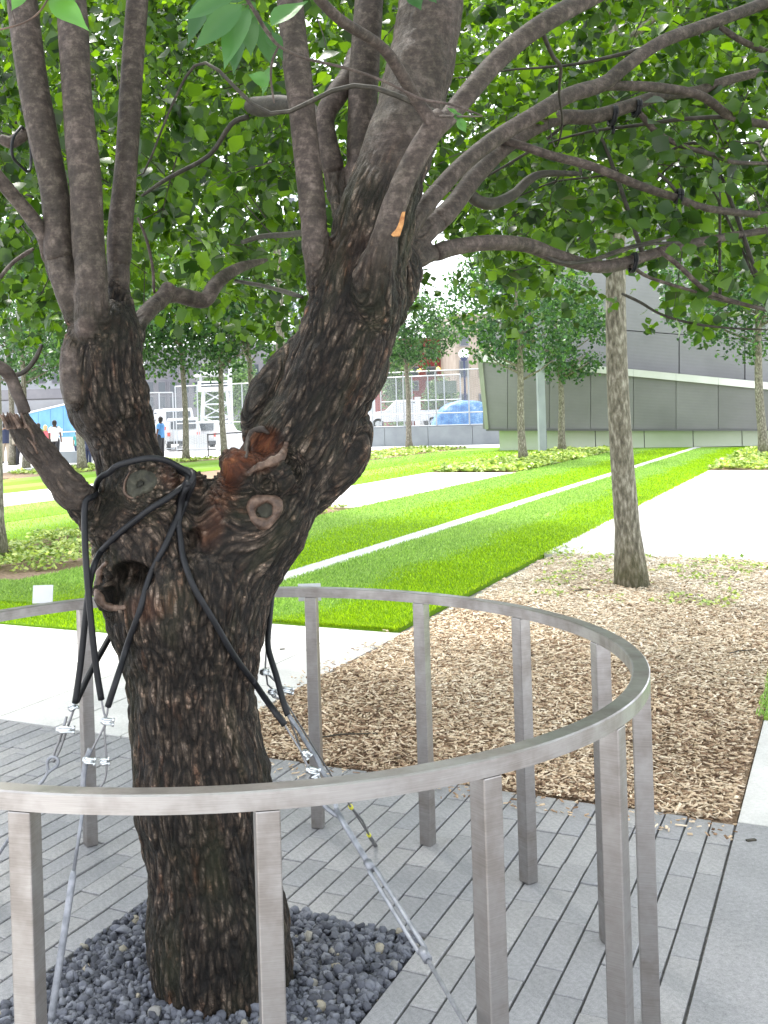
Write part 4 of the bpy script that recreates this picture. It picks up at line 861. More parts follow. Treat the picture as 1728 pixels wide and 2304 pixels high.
# ================================================================== MULCH CHIPS, GRAVEL, GRASS, GROUND COVER
def chips(n, u0, u1, v0, v1, smin, smax):
    u = u0+(u1-u0)*rng.random(n)**1.25; v = rng.uniform(v0, v1, n)
    z = rng.uniform(-.010, .012, n)+.008*np.sin(u*5)*np.sin(v*7)
    cx = u*SU+v*CU; cy = u*CU-v*SU
    ln = rng.uniform(smin, smax, n)*(.75+u/16)*(1+rng.random(n)**6*1.6); wd = rng.uniform(.004, .013, n)*(.8+u/14); th = rng.uniform(.0015, .004, n)
    a = rng.uniform(0, 2*PI, n); pt = rng.normal(0, .2, n); rl = rng.normal(0, .35, n)
    ex = np.stack([np.cos(a)*np.cos(pt), np.sin(a)*np.cos(pt), np.sin(pt)], 1); ey = np.stack([-np.sin(a), np.cos(a), 0*a], 1); ez = np.cross(ex, ey)
    ey2 = ey*np.cos(rl)[:, None]+ez*np.sin(rl)[:, None]; ez2 = np.cross(ex, ey2)
    base_ = np.array([[-1, -.5, 0], [.8, -1, 0], [1, .5, 0], [-.7, 1, 0]])
    C = np.stack([cx, cy, z+.006], 1)
    V = []
    for s in (-1, 1):
        V.append(C[:, None, :]+ex[:, None, :]*(base_[None, :, 0:1]*ln[:, None, None]*.5)+ey2[:, None, :]*(base_[None, :, 1:2]*wd[:, None, None]*.5)+ez2[:, None, :]*(s*th[:, None, None]*.5))
    V = np.concatenate(V, 1)
    T = [[4, 5, 6], [4, 6, 7]]
    for i in range(4): j = (i+1) % 4; T += [[i, j, j+4], [i, j+4, i+4]]
    T = np.array(T)[None]+(np.arange(n)*8)[:, None, None]
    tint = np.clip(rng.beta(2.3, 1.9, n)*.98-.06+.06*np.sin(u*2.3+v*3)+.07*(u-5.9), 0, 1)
    return V.reshape(-1, 3), T.reshape(-1, 3), np.repeat(tint, 8)
V, T, tn = chips(64000, 4.44, 11.9, -2.875, -.43, .010, .038)
V2, T2, t2 = chips(260, 4.22, 4.43, -2.9, -.4, .010, .026); V3, T3, t3 = chips(160, 4.5, 7.3, -3.02, -2.88, .010, .026); V3[:, 2] += .004; n1_ = len(V); n2_ = n1_+len(V2); V = np.concatenate([V, V2, V3]); T = np.concatenate([T, T2+n1_, T3+n2_]); tn = np.concatenate([tn, t2, t3])
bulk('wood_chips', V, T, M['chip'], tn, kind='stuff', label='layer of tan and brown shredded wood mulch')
# twigs lying on the mulch
b = MB()
for (x0, y0, x1, y1) in ((715, 1660, 850, 1650), (1640, 1470, 1700, 1462), (1290, 1330, 1350, 1325)):
    p, q = G(x0, y0, .02), G(x1, y1, .02); b.tube([p, p.lerp(q, .4)+Vector((.0, .01, .006)), q], .004, 5)
tag(b.build('fallen_twigs', M['limb_dark'], None), 'thin dark twigs lying on the wood chip mulch', 'twig'); bpy.data.objects['fallen_twigs']['kind'] = 'stuff'
# gravel
bmx = bmesh.new(); bmesh.ops.create_icosphere(bmx, subdivisions=2, radius=1); ico = np.array([v.co[:] for v in bmx.verts]); icf = np.array([[v.index for v in f.verts] for f in bmx.faces]); bmx.free()
n = 8200; shapes = []
for k in range(14):
    pl = rng.normal(size=(9, 3)); pl /= np.linalg.norm(pl, axis=1, keepdims=True); dd = rng.uniform(.42, .80, 9); s = ico.copy()
    for a, d_ in zip(pl, dd):
        e = s@a-d_; s -= np.maximum(e, 0)[:, None]*a[None]
    shapes.append(s)
shapes = np.array(shapes)
u = rng.uniform(GU0, GU1, n); v = rng.uniform(-2.1, -1.18, n); px3 = u*SU+v*CU; py3 = u*CU-v*SU
kp = np.hypot(px3+.17, py3-3.07) > .18; u, v, px3, py3 = u[kp], v[kp], px3[kp], py3[kp]; n = len(u)
sz = .008+.016*rng.random(n)**1.6; z = rng.uniform(-.022, .004, n)
rot = rng.uniform(0, 2*PI, (n, 3))
def rotm(r):
    cx, sx, cy, sy, cz, sz_ = np.cos(r[:, 0]), np.sin(r[:, 0]), np.cos(r[:, 1]), np.sin(r[:, 1]), np.cos(r[:, 2]), np.sin(r[:, 2]); o = np.zeros((len(r), 3, 3))
    o[:, 0, 0] = cz*cy; o[:, 0, 1] = cz*sy*sx-sz_*cx; o[:, 0, 2] = cz*sy*cx+sz_*sx; o[:, 1, 0] = sz_*cy; o[:, 1, 1] = sz_*sy*sx+cz*cx; o[:, 1, 2] = sz_*sy*cx-cz*sx; o[:, 2, 0] = -sy; o[:, 2, 1] = cy*sx; o[:, 2, 2] = cy*cx; return o
bm1 = bmesh.new(); bmesh.ops.create_icosphere(bm1, subdivisions=1, radius=1); ico1 = np.array([v_.co[:] for v_ in bm1.verts]); icf1 = np.array([[v_.index for v_ in f_.verts] for f_ in bm1.faces]); bm1.free()
lo_ = z < -.006; nl = int(lo_.sum()); S1 = ico1[None]*rng.uniform(.6, 1.15, (nl, 12, 1))*rng.uniform(.65, 1.1, (nl, 1, 3)); S1 = np.einsum('nij,nkj->nki', rotm(rot[lo_]), S1)*sz[lo_][:, None, None]+np.stack([px3, py3, z], 1)[lo_][:, None, :]
bulk('gravel', S1.reshape(-1, 3), (icf1[None]+(np.arange(nl)*12)[:, None, None]).reshape(-1, 3), M['gravel'], np.repeat(rng.random(nl), 12), kind='stuff', label='dark blue-grey gravel in the square tree pit')
px3, py3, z, sz, rot = px3[~lo_], py3[~lo_], z[~lo_], sz[~lo_], rot[~lo_]; n = len(z)
S = shapes[rng.integers(0, 14, n)]*rng.uniform(.65, 1.1, (n, 1, 3)); S = np.einsum('nij,nkj->nki', rotm(rot), S)*sz[:, None, None]+np.stack([px3, py3, z], 1)[:, None, :]
T = icf[None]+(np.arange(n)*len(ico))[:, None, None]
bulk('gravel', S.reshape(-1, 3), T.reshape(-1, 3), M['gravel'], np.repeat(rng.random(n), len(ico)), kind='stuff', label='dark blue-grey gravel in the square tree pit')
sheet('tree_pit', GU0, GU1, -2.1, -1.18, -.0555, -.012, M['pitsoil'])
# grass blades on the nearer lawns
def blades(n, u0, u1, v0, v1, h, pale, pw=1.0):
    u = u0+(u1-u0)*rng.random(n)**pw; v = rng.uniform(v0-.012, v1+.012, n)+rng.normal(0, .006, n)
    t = (v-v0)/(v1-v0); edge = .5+.05*np.sin(u*1.7)+.03*np.sin(u*4.1); isp = (t+rng.normal(0, .06, n) < edge)
    x = u*SU+v*CU; y = u*CU-v*SU
    hh = h*rng.uniform(.6, 1.25, n); wd = rng.uniform(.0016, .0032, n)*(1+(u/11)**1.5); a = rng.uniform(0, 2*PI, n)
    ln = rng.normal(0, .35, (n, 2))*hh[:, None]; ln[:, 0] += np.where(isp, .25, -.1)*hh; B0 = np.stack([x, y, np.full(n, .010)], 1)
    dx = np.stack([np.cos(a), np.sin(a), 0*a], 1)*wd[:, None]
    mid_ = B0+np.stack([ln[:, 0]*.35, ln[:, 1]*.35, hh*.6], 1); top = B0+np.stack([ln[:, 0], ln[:, 1], hh], 1)
    V = np.stack([B0-dx, B0+dx, mid_+dx*.8, mid_-dx*.8, top], 1)
    T = np.array([[0, 1, 2], [0, 2, 3], [3, 2, 4]])[None]+(np.arange(n)*5)[:, None, None]
    tn = np.clip(rng.normal(.5, .25, n), 0, 1)
    return V, T, tn, isp
def grass(n, *a, **k):
    V, T, tn, isp = blades(n, *a, **k)
    for flag, m in ((True, 'grass_pale'), (False, 'grass')):
        s = isp == flag
        far_ = V[:, 0, 1] > 13.5
        if (s & far_).any():
            Vf = V[s & far_][:, [0, 1, 4]]; nf = len(Vf); bulk('grass', Vf.reshape(-1, 3), (np.array([[0, 1, 2]])[None]+(np.arange(nf)*3)[:, None, None]).reshape(-1, 3), M[m], np.repeat(tn[s & far_], 3), kind='stuff', label='distant pale mown stripe' if flag else 'distant bright green mown stripe')
        s = s & ~far_
        if k.get('nopale') and flag: continue
        Vs = V[s]; nn = len(Vs); TT = np.array([[0, 1, 2], [0, 2, 3], [3, 2, 4]])[None]+(np.arange(nn)*5)[:, None, None]
        bulk('grass', Vs.reshape(-1, 3), TT.reshape(-1, 3), M[m], np.repeat(tn[s], 5), kind='stuff', label='pale mown stripe of short grass' if flag else 'bright green mown stripe of short grass')
grass(120000, 7.335, 42, -4.86, -2.98, .028, None, 2.6)
grass(105000, 7.34, 42, -7.52, -5.11, .028, None, 2.4)
grass(34000, 8.4, 42, -14.7, -9.95, .03, None, 1.6)
grass(34000, 6.58, 8.4, -8.6, -5.0, .028, None, 1.0)
grass(4000, 5.94, 7.6, -.43, .1, .03, None, 1.0)
# ground cover
def cover(name, n, u0, u1, v0, v1, h, s0, s1, label, dens=-.1, sc_=1.6):
    u = rng.uniform(u0, u1, n); v = rng.uniform(v0, v1, n); x = u*SU+v*CU; y = u*CU-v*SU
    f = np.array([noise.noise(Vector((a*sc_, b_*sc_, 2.2)))+.4*noise.noise(Vector((a*sc_*3, b_*sc_*3, 5))) for a, b_ in zip(x, y)])
    k = f > dens; x, y, f = x[k], y[k], f[k]; n = len(x)
    z = .01+h*np.clip(f-dens, 0, .6)/.6*(.35+.65*rng.random(n)**.5)
    d = rng.normal(size=(n, 3)); d[:, 2] = .15+.3*rng.random(n)
    V, T, k5 = leaves(np.stack([x, y, z], 1), d, rng.uniform(s0, s1, n), LEAF_V4, LEAF_T4, 1.1, 1.2)
    return bulk(name, V, T, M['cover_leaf'], np.repeat(np.clip(rng.normal(.55, .28, n), 0, 1), k5), kind='stuff', label=label)
cover('ground_cover', 16000, 8.8, 16.9, -9.9, -7.6, .16, .04, .075, 'leafy yellow-green ground cover in the bed at left', -.32)
cover('ground_cover', 16000, 27.4, 42, -9.9, -7.5, .10, .09, .16, 'pale yellow-green ground cover under the far slim trees', -.35)
cover('ground_cover', 14000, 28, 40, -3, 1.2, .10, .09, .16, 'pale ground cover along the far right path', -.35)
cover('ground_cover', 6000, 30, 46, -17.5, -14.8, .10, .09, .15, 'patchy ground cover by the far tree in front of the low wall', -.2)
cover('ground_cover', 5000, 27, 37, -25, -22.2, .10, .09, .15, 'patchy ground cover under the trees at the left distance', -.15)
cover('ground_cover', 2600, 10.9, 12.05, -2.9, 1.2, .07, .025, .05, 'small green weeds along the path edge behind the near slim trunk', .02, 3.0)
cover('ground_cover', 1600, 9.0, 10.9, -2.6, -.8, .05, .02, .045, 'sparse weeds around the foot of the near slim trunk', .12, 3.5)

# ================================================================== OTHER TREES
def flat_(x, Y): q = P(x, 1000, Y); return Vector((q.x, q.y, 0))
def slim_tree(x, y, wpx, zc, cr, label, n, leaf=(.09, .15), lean=0, mleaf='oak_leaf', zt=None, dens=-.15, trunkmat='oak_bark', ctr=None, group='slim trees on the lawns', K=13, flat=1.0):
    g_ = G(x, y); Y = g_.y; r = wpx*.5*Y/F
    t = empty('plaza_tree', g_, label, 'tree', group)
    b = MB(); H_ = zc+cr*1.1; L = []
    for i in range(15):
        q = i/14; L.append((g_.x-H_*q*.012+lean*q+.03*math.sin(q*9+x), g_.y+.02*math.sin(q*7), -.02+H_*q, r*(1.0-.62*q)*(1+.42*math.exp(-q*H_/.22))))
    pts = [Vector(p[:3]) for p in L]; V0 = len(b.V); b.tube(pts, [p[3] for p in L], 16)
    for i in range(9):
        z0 = zc-cr*.35+random.random()*cr*.9; a = random.random()*2*PI; s = Vector((g_.x-z0*.012, g_.y, z0)); d = Vector((math.cos(a), math.sin(a), .5)).normalized(); l_ = cr*random.uniform(.5, .9)
        b.tube([s, s+d*l_*.5, s+d*l_+Vector((0, 0, .1*l_))], [r*.35, r*.22, r*.06], 6)
    b.build('trunk', M[trunkmat], t, True)
    cc = np.array([g_.x, g_.y, zc+cr*flat*.75]) if ctr is None else np.array(ctr)
    m_ = rng.uniform(-1, 1, (n, 3)); m_ = m_[(m_**2).sum(1) < 1]; sp_ = cc+m_*np.array([cr, cr, cr*flat])
    f_ = cluster_field(sp_, x*.01, 1.6/cr*1.4); sp_ = sp_[(f_ > dens)]; n2 = len(sp_)
    pos = sp_[:, None, :]+rng.normal(scale=cr*.055, size=(n2, K, 3)); dr = rng.normal(size=(n2, K, 3)); dr[..., 2] -= .4
    pos = pos.reshape(-1, 3); dr = dr.reshape(-1, 3)
    V, T, k5 = leaves(pos, dr, rng.uniform(leaf[0], leaf[1], len(pos)), LEAF_V4, LEAF_T4, 1.0)
    tn = np.clip(rng.normal(.45, .25, len(pos)), 0, 1)
    bulk('crown', V, T, M[mleaf], np.repeat(tn, k5), t, kind='stuff')
    return t
slim_tree(1416, 1318, 56, 4.3, 2.6, 'nearest slim tree with mottled beige trunk standing in the wood chip bed', 2600, (.06, .11), .03, 'pear_leaf', dens=-.1, ctr=(3.3, 10.4, 5.4), K=12)
slim_tree(1178, 1038, 19, 3.3, 2.3, 'slim tree left of the grey pole, standing forward in the far ground cover', 1500, (.10, .17))
slim_tree(1267, 1019, 17, 3.0, 1.9, 'slim tree right of the grey pole before the grey building', 1200, (.10, .17))
slim_tree(922, 1007, 13, 4.2, 2.5, 'small dark-crowned tree in front of the low wall and chain-link fence', 1700, (.11, .18), flat=.8)
slim_tree(420, 1037, 15, 3.9, 3.2, 'slim tree before the white lattice tower', 2100, (.12, .2), flat=.8)
slim_tree(185, 1060, 20, 4.0, 3.0, 'slim tree beside the blue hoarding, half hidden by the left fork', 1600, (.11, .18))
slim_tree(-8, 1262, 52, 4.6, 2.2, 'thick pale trunk at the left edge beside the ground cover bed', 900, (.07, .12), ctr=(-4.6, 13.6, 5.0))
slim_tree(1717, 1028, 21, 3.6, 2.7, 'slim tree at the right edge before the sloping grey wall', 2200, (.10, .17), ctr=(14.4, 31.8, 5.6))
# further rows, mostly seen as green behind the nearer crown
far_rows = [(60, 1052, 4.0, 3.2), (30, 1046, 4.1, 3.0), (570, 1030, 4.2, 3.4), (505, 1034, 4.3, 3.2), (240, 1048, 4.4, 3.2)]
labs = ['tree at the left distance over the low planter', 'tree behind the broken limb at the left edge', 'tree behind the lattice tower on its right', 'tree directly behind the white lattice tower', 'tree hidden behind the left fork']
for (x, y, zc, cr), lb in zip(far_rows, labs): slim_tree(x, y, 15, zc, cr, lb, 1300, (.13, .21), group='far row of trees')
# large leafy crowns beyond (only their leaves fill the view between the limbs)
for i, (x, Y, z, cr) in enumerate([(-260, 15.5, 6.4, 2.8), (640, 17.0, 7.0, 3.2), (1408, 19.0, 7.6, 3.2), (2000, 17.0, 7.4, 3.4), (250, 20.0, 7.6, 3.0)]):
    q = flat_(x, Y); xb, yb = topx(q)
    slim_tree(xb, yb, 24, z-1.0, cr, ['tree off to the left whose leaves show past the left limbs', 'tree straight behind the leaning fork, seen only as leaves above it', 'tree behind the nearest slim trunk, seen as leaves upper right', 'tree off to the right whose leaves fill the upper right corner', 'tree behind the left fork, seen only as leaves between the limbs'][i], 2600, (.11, .18), mleaf='pear_leaf', group='trees behind the old tree')

# ================================================================== PAVILION
pav = empty('pavilion', (12, 42, 0), 'low grey metal-clad building with sloping trim and pale green base', 'building')
A0, B0 = Vector((9.21, 43.33, 0)), Vector((18.23, 40.34, 0)); dv = (B0-A0).normalized(); nv = Vector((dv.y, -dv.x, 0))    # towards viewer
def onp(x, y, off):
    X, Dd = ray(x, y); o = A0+nv*off; d = Vector((X, 1, -Dd)); t = (o.dot(nv))/(d.dot(nv)); q = d*t; return Vector((q.x, q.y, EYE+q.z))
# base
xs = [1123, 1230, 1340, 1450, 1560, 1670, 1780, 1960]
for a, b2 in zip(xs[:-1], xs[1:]):
    p, q = onp(a, 1000, 0), onp(b2, 1000, 0); ln = (q-p).length; m_ = MB(); g1 = dv*.015
    m_.prism([Vector((p.x, p.y, 0))+g1, Vector((q.x, q.y, 0))-g1, Vector((q.x, q.y, .93))-g1, Vector((p.x, p.y, .93))+g1], -nv*.2); m_.build('base_panel', M['green_base'], pav)
p, q = onp(1124, 1000, 0), onp(1960, 1000, 0); m_ = MB(); m_.prism([Vector((p.x, p.y, 0))-nv*.1, Vector((q.x, q.y, 0))-nv*.1, Vector((q.x, q.y, .96))-nv*.1, Vector((p.x, p.y, .96))-nv*.1], -nv*6); m_.build('core', M['gap'], pav)
def lint(x, x0, y0, x1, y1): return y0+(y1-y0)*(x-x0)/(x1-x0)
def quad(x0, x1, fb, ft, off, th, m, name, gap=.02, slant=0):
    a, b2, c2, d2 = onp(x0, fb(x0), off), onp(x1, fb(x1), off), onp(x1-slant, ft(x1), off), onp(x0-slant, ft(x0), off)
    g1 = dv*gap; m_ = MB(); m_.prism([a+g1, b2-g1, c2-g1, d2+g1], -nv*th); return m_.build(name, M[m], pav)
fb = lambda x: 965.; ft = lambda x: lint(x, 1082, 813, 1704, 874); fp = lambda x: lint(x, 1082, 798, 1704, 858)
seams = [1086, 1142, 1236, 1329, 1425, 1521, 1616, 1712, 1850, 1990]
for a, b2 in zip(seams[:-1], seams[1:]):
    quad(a, b2, fb, ft, .5, .15, 'clad', 'cladding_panel', .009)
    quad(a, b2, ft, fp, .62, .4, 'trim', 'sloping_trim', .004)
quad(1098, 1990, lambda x: 966.5, fp, .33, 4.5, 'gap', 'backing', 0)
m_ = MB(); m_.prism([onp(1091, 966, .66), onp(1099, 966, .66), onp(1084, 797, .66), onp(1072, 788, .66)], -nv*1.0); m_.build('end_frame', M['olive'], pav)
quad(1094, 1990, lambda x: 969.5, lambda x: 964.5, .6, .5, 'gap', 'bottom_rail', 0)
# upper volume
fub = lambda x: fp(x)+4
def up_top(x): return lint(x, 1430, 746, 1728, 768)
us = [1112, 1238, 1380, 1528, 1676, 1830, 1990]
for i, (a, b2) in enumerate(zip(us[:-1], us[1:])):
    quad(a, b2, fub, up_top, -1.4, .12, 'clad2', 'upper_panel', .02)
    if a > 1200:
        quad(a, b2, lambda x: up_top(x)-2, lambda x: up_top(x)-150, -1.4, .12, 'clad2', 'upper_panel', .02)
        if a > 1230: quad(a, b2, lambda x: up_top(x)-152, lambda x: up_top(x)-330, -1.4, .12, 'clad2', 'upper_panel', .02)
quad(1114, 1990, fub, lambda x: up_top(x)-(330 if x > 1235 else 0), -1.55, 4, 'gap', 'upper_backing', 0) if False else None
m_ = MB(); m_.prism([onp(1110, 800, -1.55), onp(1990, 890, -1.55), onp(1990, 430, -1.55), onp(1240, 410, -1.55), onp(1236, 560, -1.55), onp(1112, 726, -1.55)], -nv*4); m_.build('upper_backing', M['office'], pav)
# grey pole
g_ = G(1221, 1022); b = MB(); b.box((g_.x, g_.y, 4), (.25, .25, 8)); b.box((g_.x, g_.y, .04), (.34, .34, .08)); b.box((g_.x, g_.y, 8.03), (.27, .27, .06)); tag(b.build('light_pole', M['wall_grey']), 'plain square grey pole between the two slim trees before the building', 'pole')
# low wall and fences
wp, wq = Vector((3.6, 54.0, 0)), Vector((11.8, 51.1, 0)); wd_ = (wq-wp).normalized()
wl = empty('low_wall', wp, 'long pale blue-grey low wall below the chain-link fence', 'wall')
Lw = (wq-wp).length
for i in range(4):
    p, q = wp+wd_*(Lw*i/4+.01), wp+wd_*(Lw*(i+1)/4-.01); m_ = MB(); m_.prism([p, q, q+Vector((0, 0, .93)), p+Vector((0, 0, .93))], (.1, .35, 0)); m_.build('wall_panel', M['wall_grey'], wl)
def fence(name, p, q, h, z0, nb, label, mids=(.5,), rp=.035, mesh=True):
    f = empty(name, p, label, 'fence'); d = (q-p)
    for i in range(nb+1):
        a = p+d*(i/nb); b = MB(); b.tube([a+Vector((0, 0, z0)), a+Vector((0, 0, z0+h))], rp, 6); b.build('post', M['galv'], f)
        if mesh and i < nb:
            e = p+d*((i+1)/nb); k_ = Vector((0, .02, 0)); m_ = MB(); m_.add([a+Vector((0, 0, z0+.05))+k_, e+Vector((0, 0, z0+.05))+k_, e+Vector((0, 0, z0+h-.03))+k_, a+Vector((0, 0, z0+h-.03))+k_], [(0, 1, 2, 3)]); m_.build('mesh_panel', M['chain'], f)
    for k_ in (0.02,)+tuple(mids)+(1,):
        b = MB(); b.tube([p+Vector((0, -.02, z0+h*k_)), q+Vector((0, -.02, z0+h*k_))], rp*.8, 6); b.build('rail', M['galv'], f)
    return f
fence('chain_link_fence', Vector((3.6, 54.3, 0)), Vector((11.2, 51.6, 0)), 2.75, .93, 5, 'tall chain-link fence on top of the low wall', (.0, .24))
def PP(x, y, Y): return P(x, y, Y)
def flat(x, Y): q = P(x, 1000, Y); return Vector((q.x, q.y, 0))
fence('chain_link_fence', flat(330, 57), flat(392, 58), 3.1, .05, 2, 'chain-link fence section left of the slim tree', (.5,))
fence('chain_link_fence', flat(398, 56), flat(600, 54), 3.35, .05, 4, 'chain-link gate section running behind the lattice tower', (.42,))
fence('chain_link_fence', flat(860, 64), flat(1040, 62), 3.6, .2, 5, 'second chain-link fence farther back right of the trunk', (.6,))
# lattice tower
def tower():
    Y = 62; s = Y/F; base_c = flat(488, Y); t = empty('watch_tower', base_c, 'white lattice tower with boxy cabin and flat canopy', 'tower')
    zb = .25; z_t = P(488, 880, Y).z; hw, hb = .75, 1.0
    def corner(i, z):
        k_ = (z-zb)/(z_t-zb); h = hb+(hw-hb)*k_; sx, sy = ((-1, -1), (1, -1), (1, 1), (-1, 1))[i]; return base_c+Vector((sx*h*.9, sy*h*.9, z))
    for i in range(4): b = MB(); b.tube([corner(i, 0), corner(i, z_t)], .075, 6); b.build('leg', M['white'], t)
    zs = np.linspace(zb, z_t, 5)
    for k_ in range(4):
        for i in range(4):
            j = (i+1) % 4; b = MB(); b.tube([corner(i, zs[k_]), corner(j, zs[k_])], .04, 5); a_, c2 = (i, j) if k_ % 2 else (j, i); b.tube([corner(a_, zs[k_]), corner(c2, zs[k_+1])], .04, 5); b.build('brace', M['white'], t)
    for sx, sy in ((-2.2, -1), (2.2, -1), (-2.2, 1), (2.2, 1)): b = MB(); b.tube([base_c+Vector((sx*.35, sy*.6, 1.1)), base_c+Vector((sx, sy, .1))], .06, 5); b.build('outrigger', M['white'], t)
    z2 = P(488, 858, Y).z; b = MB(); b.box(base_c+Vector((0, 0, (z_t+z2)/2)), (1.9, 1.8, z2-z_t)); b.build('cabin', M['white'], t)
    b = MB(); b.box(base_c+Vector((0, -.91, z2-.22)), (1.5, .02, .22)); b.build('window', M['glass'], t)
    z3 = P(488, 846, Y).z
    for sx in (-.8, .8):
        for sy in (-.7, .7): b = MB(); b.tube([base_c+Vector((sx, sy, z2)), base_c+Vector((sx, sy, z3))], .04, 5); b.build('canopy_post', M['white'], t)
    b = MB(); b.prism([base_c+Vector((-1.2, -1, z3)), base_c+Vector((.7, -1, z3)), base_c+Vector((.3, -1, z3+.28)), base_c+Vector((-.8, -1, z3+.28))], (0, 2, 0)); b.build('canopy', M['white'], t)
    b = MB(); b.tube([base_c+Vector((.9, 0, 0)), base_c+Vector((.9, 0, z3+.6))], .1, 6); b.build('mast', M['white'], t)
tower()
# ------------------------------------------------ vehicles
def vehicle(kind, c, rz, L, W_, H_, label, cat='car', bodym='white'):
    t = empty(kind, c, label, cat); R_ = Matrix.Rotation(rz, 4, 'Z')
    prof = {'van': [(-.5, .2), (-.5, .55), (-.47, .95), (-.42, 1), (.25, 1), (.36, .6), (.47, .52), (.5, .45), (.5, .2)],
            'suv': [(-.5, .22), (-.5, .6), (-.44, .95), (-.38, 1), (.1, 1), (.24, .62), (.46, .55), (.5, .4), (.5, .22)],
            'pickup': [(-.5, .25), (-.5, .62), (-.12, .62), (-.12, .98), (-.06, 1), (.08, 1), (.2, .64), (.46, .56), (.5, .45), (.5, .25)]}[{'van': 'van', 'parked_van': 'van', 'suv': 'suv', 'parked_suv': 'suv', 'parked_pickup': 'pickup'}.get(kind, 'suv')]
    def T_(x, y, z): return Vector(c)+R_@Vector((x, y, z))
    b = MB(); n_p = len(prof)
    V = []
    for sy, sh in ((-1, 1), (1, 1)):
        for x, z in prof: V.append(T_(x*L, sy*W_/2*(1 if z < .65 else .86), z*H_))
    b.add(V, [tuple(range(n_p)), tuple(range(n_p, 2*n_p))[::-1]]+[(i, i+n_p, (i+1) % n_p+n_p, (i+1) % n_p) for i in range(n_p)]); b.build('body', M[bodym], t)
    for sy in (-1, 1):
        for x in (-.3, .32):
            b = MB(); a = T_(x*L, sy*W_*.5, H_*.19); e = T_(x*L, sy*W_*.36, H_*.19); b.tube([a, e], H_*.19, 14); wl_ = b.build('wheel', M['tyre'], t)
            b = MB(); a = T_(x*L, sy*W_*.505, H_*.19); e = T_(x*L, sy*W_*.49, H_*.19); b.tube([a, e], H_*.11, 10); b.build('rim', M['zinc'], wl_)
        x0s = {'van': [(.02, .27)], 'pickup': [(-.10, .1)]}.get('pickup' if 'pickup' in kind else ('van' if 'van' in kind else ''), [(-.40, -.2), (-.18, .0), (.02, .16)])
        for x0, x1 in x0s:
            b = MB(); k_ = .93 if True else 1
            b.prism([T_(x0*L, sy*W_*.475, H_*.66), T_(x1*L, sy*W_*.475, H_*.66), T_((x1-.03)*L, sy*W_*.435, H_*.92), T_(x0*L, sy*W_*.435, H_*.92)], R_@Vector((0, sy*.02, 0))); b.build('window', M['glass'], t)
    b = MB(); b.prism([T_(-.503*L, -W_*.36, H_*.66), T_(-.503*L, W_*.36, H_*.66), T_(-.475*L, W_*.36, H_*.92), T_(-.475*L, -W_*.36, H_*.92)], R_@Vector((-.02, 0, 0))); b.build('rear_window', M['glass'], t)
    for sy in (-1, 1):
        b = MB(); b.box(T_(-.505*L, sy*W_*.42, H_*.5), (.05, .16, .2), rz); b.build('tail_light', M['redc'], t)
        b = MB(); b.box(T_(.498*L, sy*W_*.38, H_*.42), (.05, .25, .12), rz); b.build('headlight', M['trim'], t)
    b = MB(); b.box(T_(-.51*L, 0, H_*.24), (.12, W_*.95, .16), rz); b.build('bumper', M['c_black'] if 'suv' in kind else M['trim'], t)
    return t
vehicle('parked_van', flat(388, 66), PI/2+.25, 5.2, 2.0, 2.35, 'white van behind the chain-link fence beside the officer', 'van')
vehicle('parked_suv', flat(412, 60.5), PI/2+.1, 4.6, 1.9, 1.75, 'white police car seen from behind at the fence', 'car')
vehicle('parked_suv', flat(487, 61), PI/2-.3, 4.4, 1.8, 1.55, 'white car under the lattice tower', 'car')
vehicle('parked_pickup', flat(912, 66)+Vector((0, 0, .72)), PI, 5.4, 1.9, 1.75, 'white pickup truck behind the low wall', 'pickup')
for i in (0,):
    b = MB(); c = flat(1052, 60); n1, n2 = 14, 9; V = []
    for i_ in range(n1+1):
        for j in range(n2+1):
            a = i_/n1*2-1; e = j/n2*2-1; h = (1-abs(a)**2.6)**.6*(1-abs(e)**4)**.5 if abs(a) < 1 and abs(e) < 1 else 0
            V.append(c+Vector((a*2.0, e*.9, .8+h*1.45+.07*noise.noise(Vector((a*4, e*3, 1))))))
    b.add(V, [(i_*(n2+1)+j, (i_+1)*(n2+1)+j, (i_+1)*(n2+1)+j+1, i_*(n2+1)+j+1) for i_ in range(n1) for j in range(n2)]); b.build('tarp_cover', M['tarp'], None, True)
    tag(bpy.data.objects['tarp_cover'], 'blue tarpaulin draped over a load behind the low wall', 'tarp')
# barriers
def barrier(x, Y, wd, label, h=.82, yaw=0, m='white_wall'):
    c = flat(x, Y); b = MB(); d = Vector((math.cos(yaw), math.sin(yaw), 0)); e = Vector((-d.y, d.x, 0)); p0 = c-d*wd/2
    prof = [(-.3, 0), (-.3, .12), (-.12, .35), (-.09, h), (.09, h), (.12, .35), (.3, .12), (.3, 0)]
    b.prism([p0+e*y_+Vector((0, 0, z_)) for y_, z_ in prof], d*wd); return tag(b.build('jersey_barrier', M[m]), label, 'barrier', 'white road barriers')
for i, (x, Y, wd, lb) in enumerate([(446, 56, .95, 'white barrier right of the slim tree beside the gate'), (520, 54, 1.5, 'white barrier behind the queue post at the right fork'), (345, 57, 1.2, 'white barrier behind the officer'), (165, 58, 2.2, 'white barrier before the blue hoarding, right end'), (110, 59, 2.4, 'white barrier behind the walking couple')]): barrier(x, Y, wd, lb, .85 if i < 3 else .9)
# queue post and belt
g_ = flat(468, 47); b = MB(); b.tube([g_, g_+Vector((0, 0, 1.0))], .03, 8); b.tube([g_, g_+Vector((0, 0, .04))], .17, 12); qp = empty('queue_post', g_, 'thin black queue post with belt in front of the barriers', 'post'); b.build('pole', M['c_black'], qp)
b = MB(); b.tube([g_+Vector((0, 0, .96)), flat(530, 46)+Vector((0, 0, 1.02)), flat(600, 45)+Vector((0, 0, 1.05))], .03, 6); b.build('belt', M['c_black'], qp)
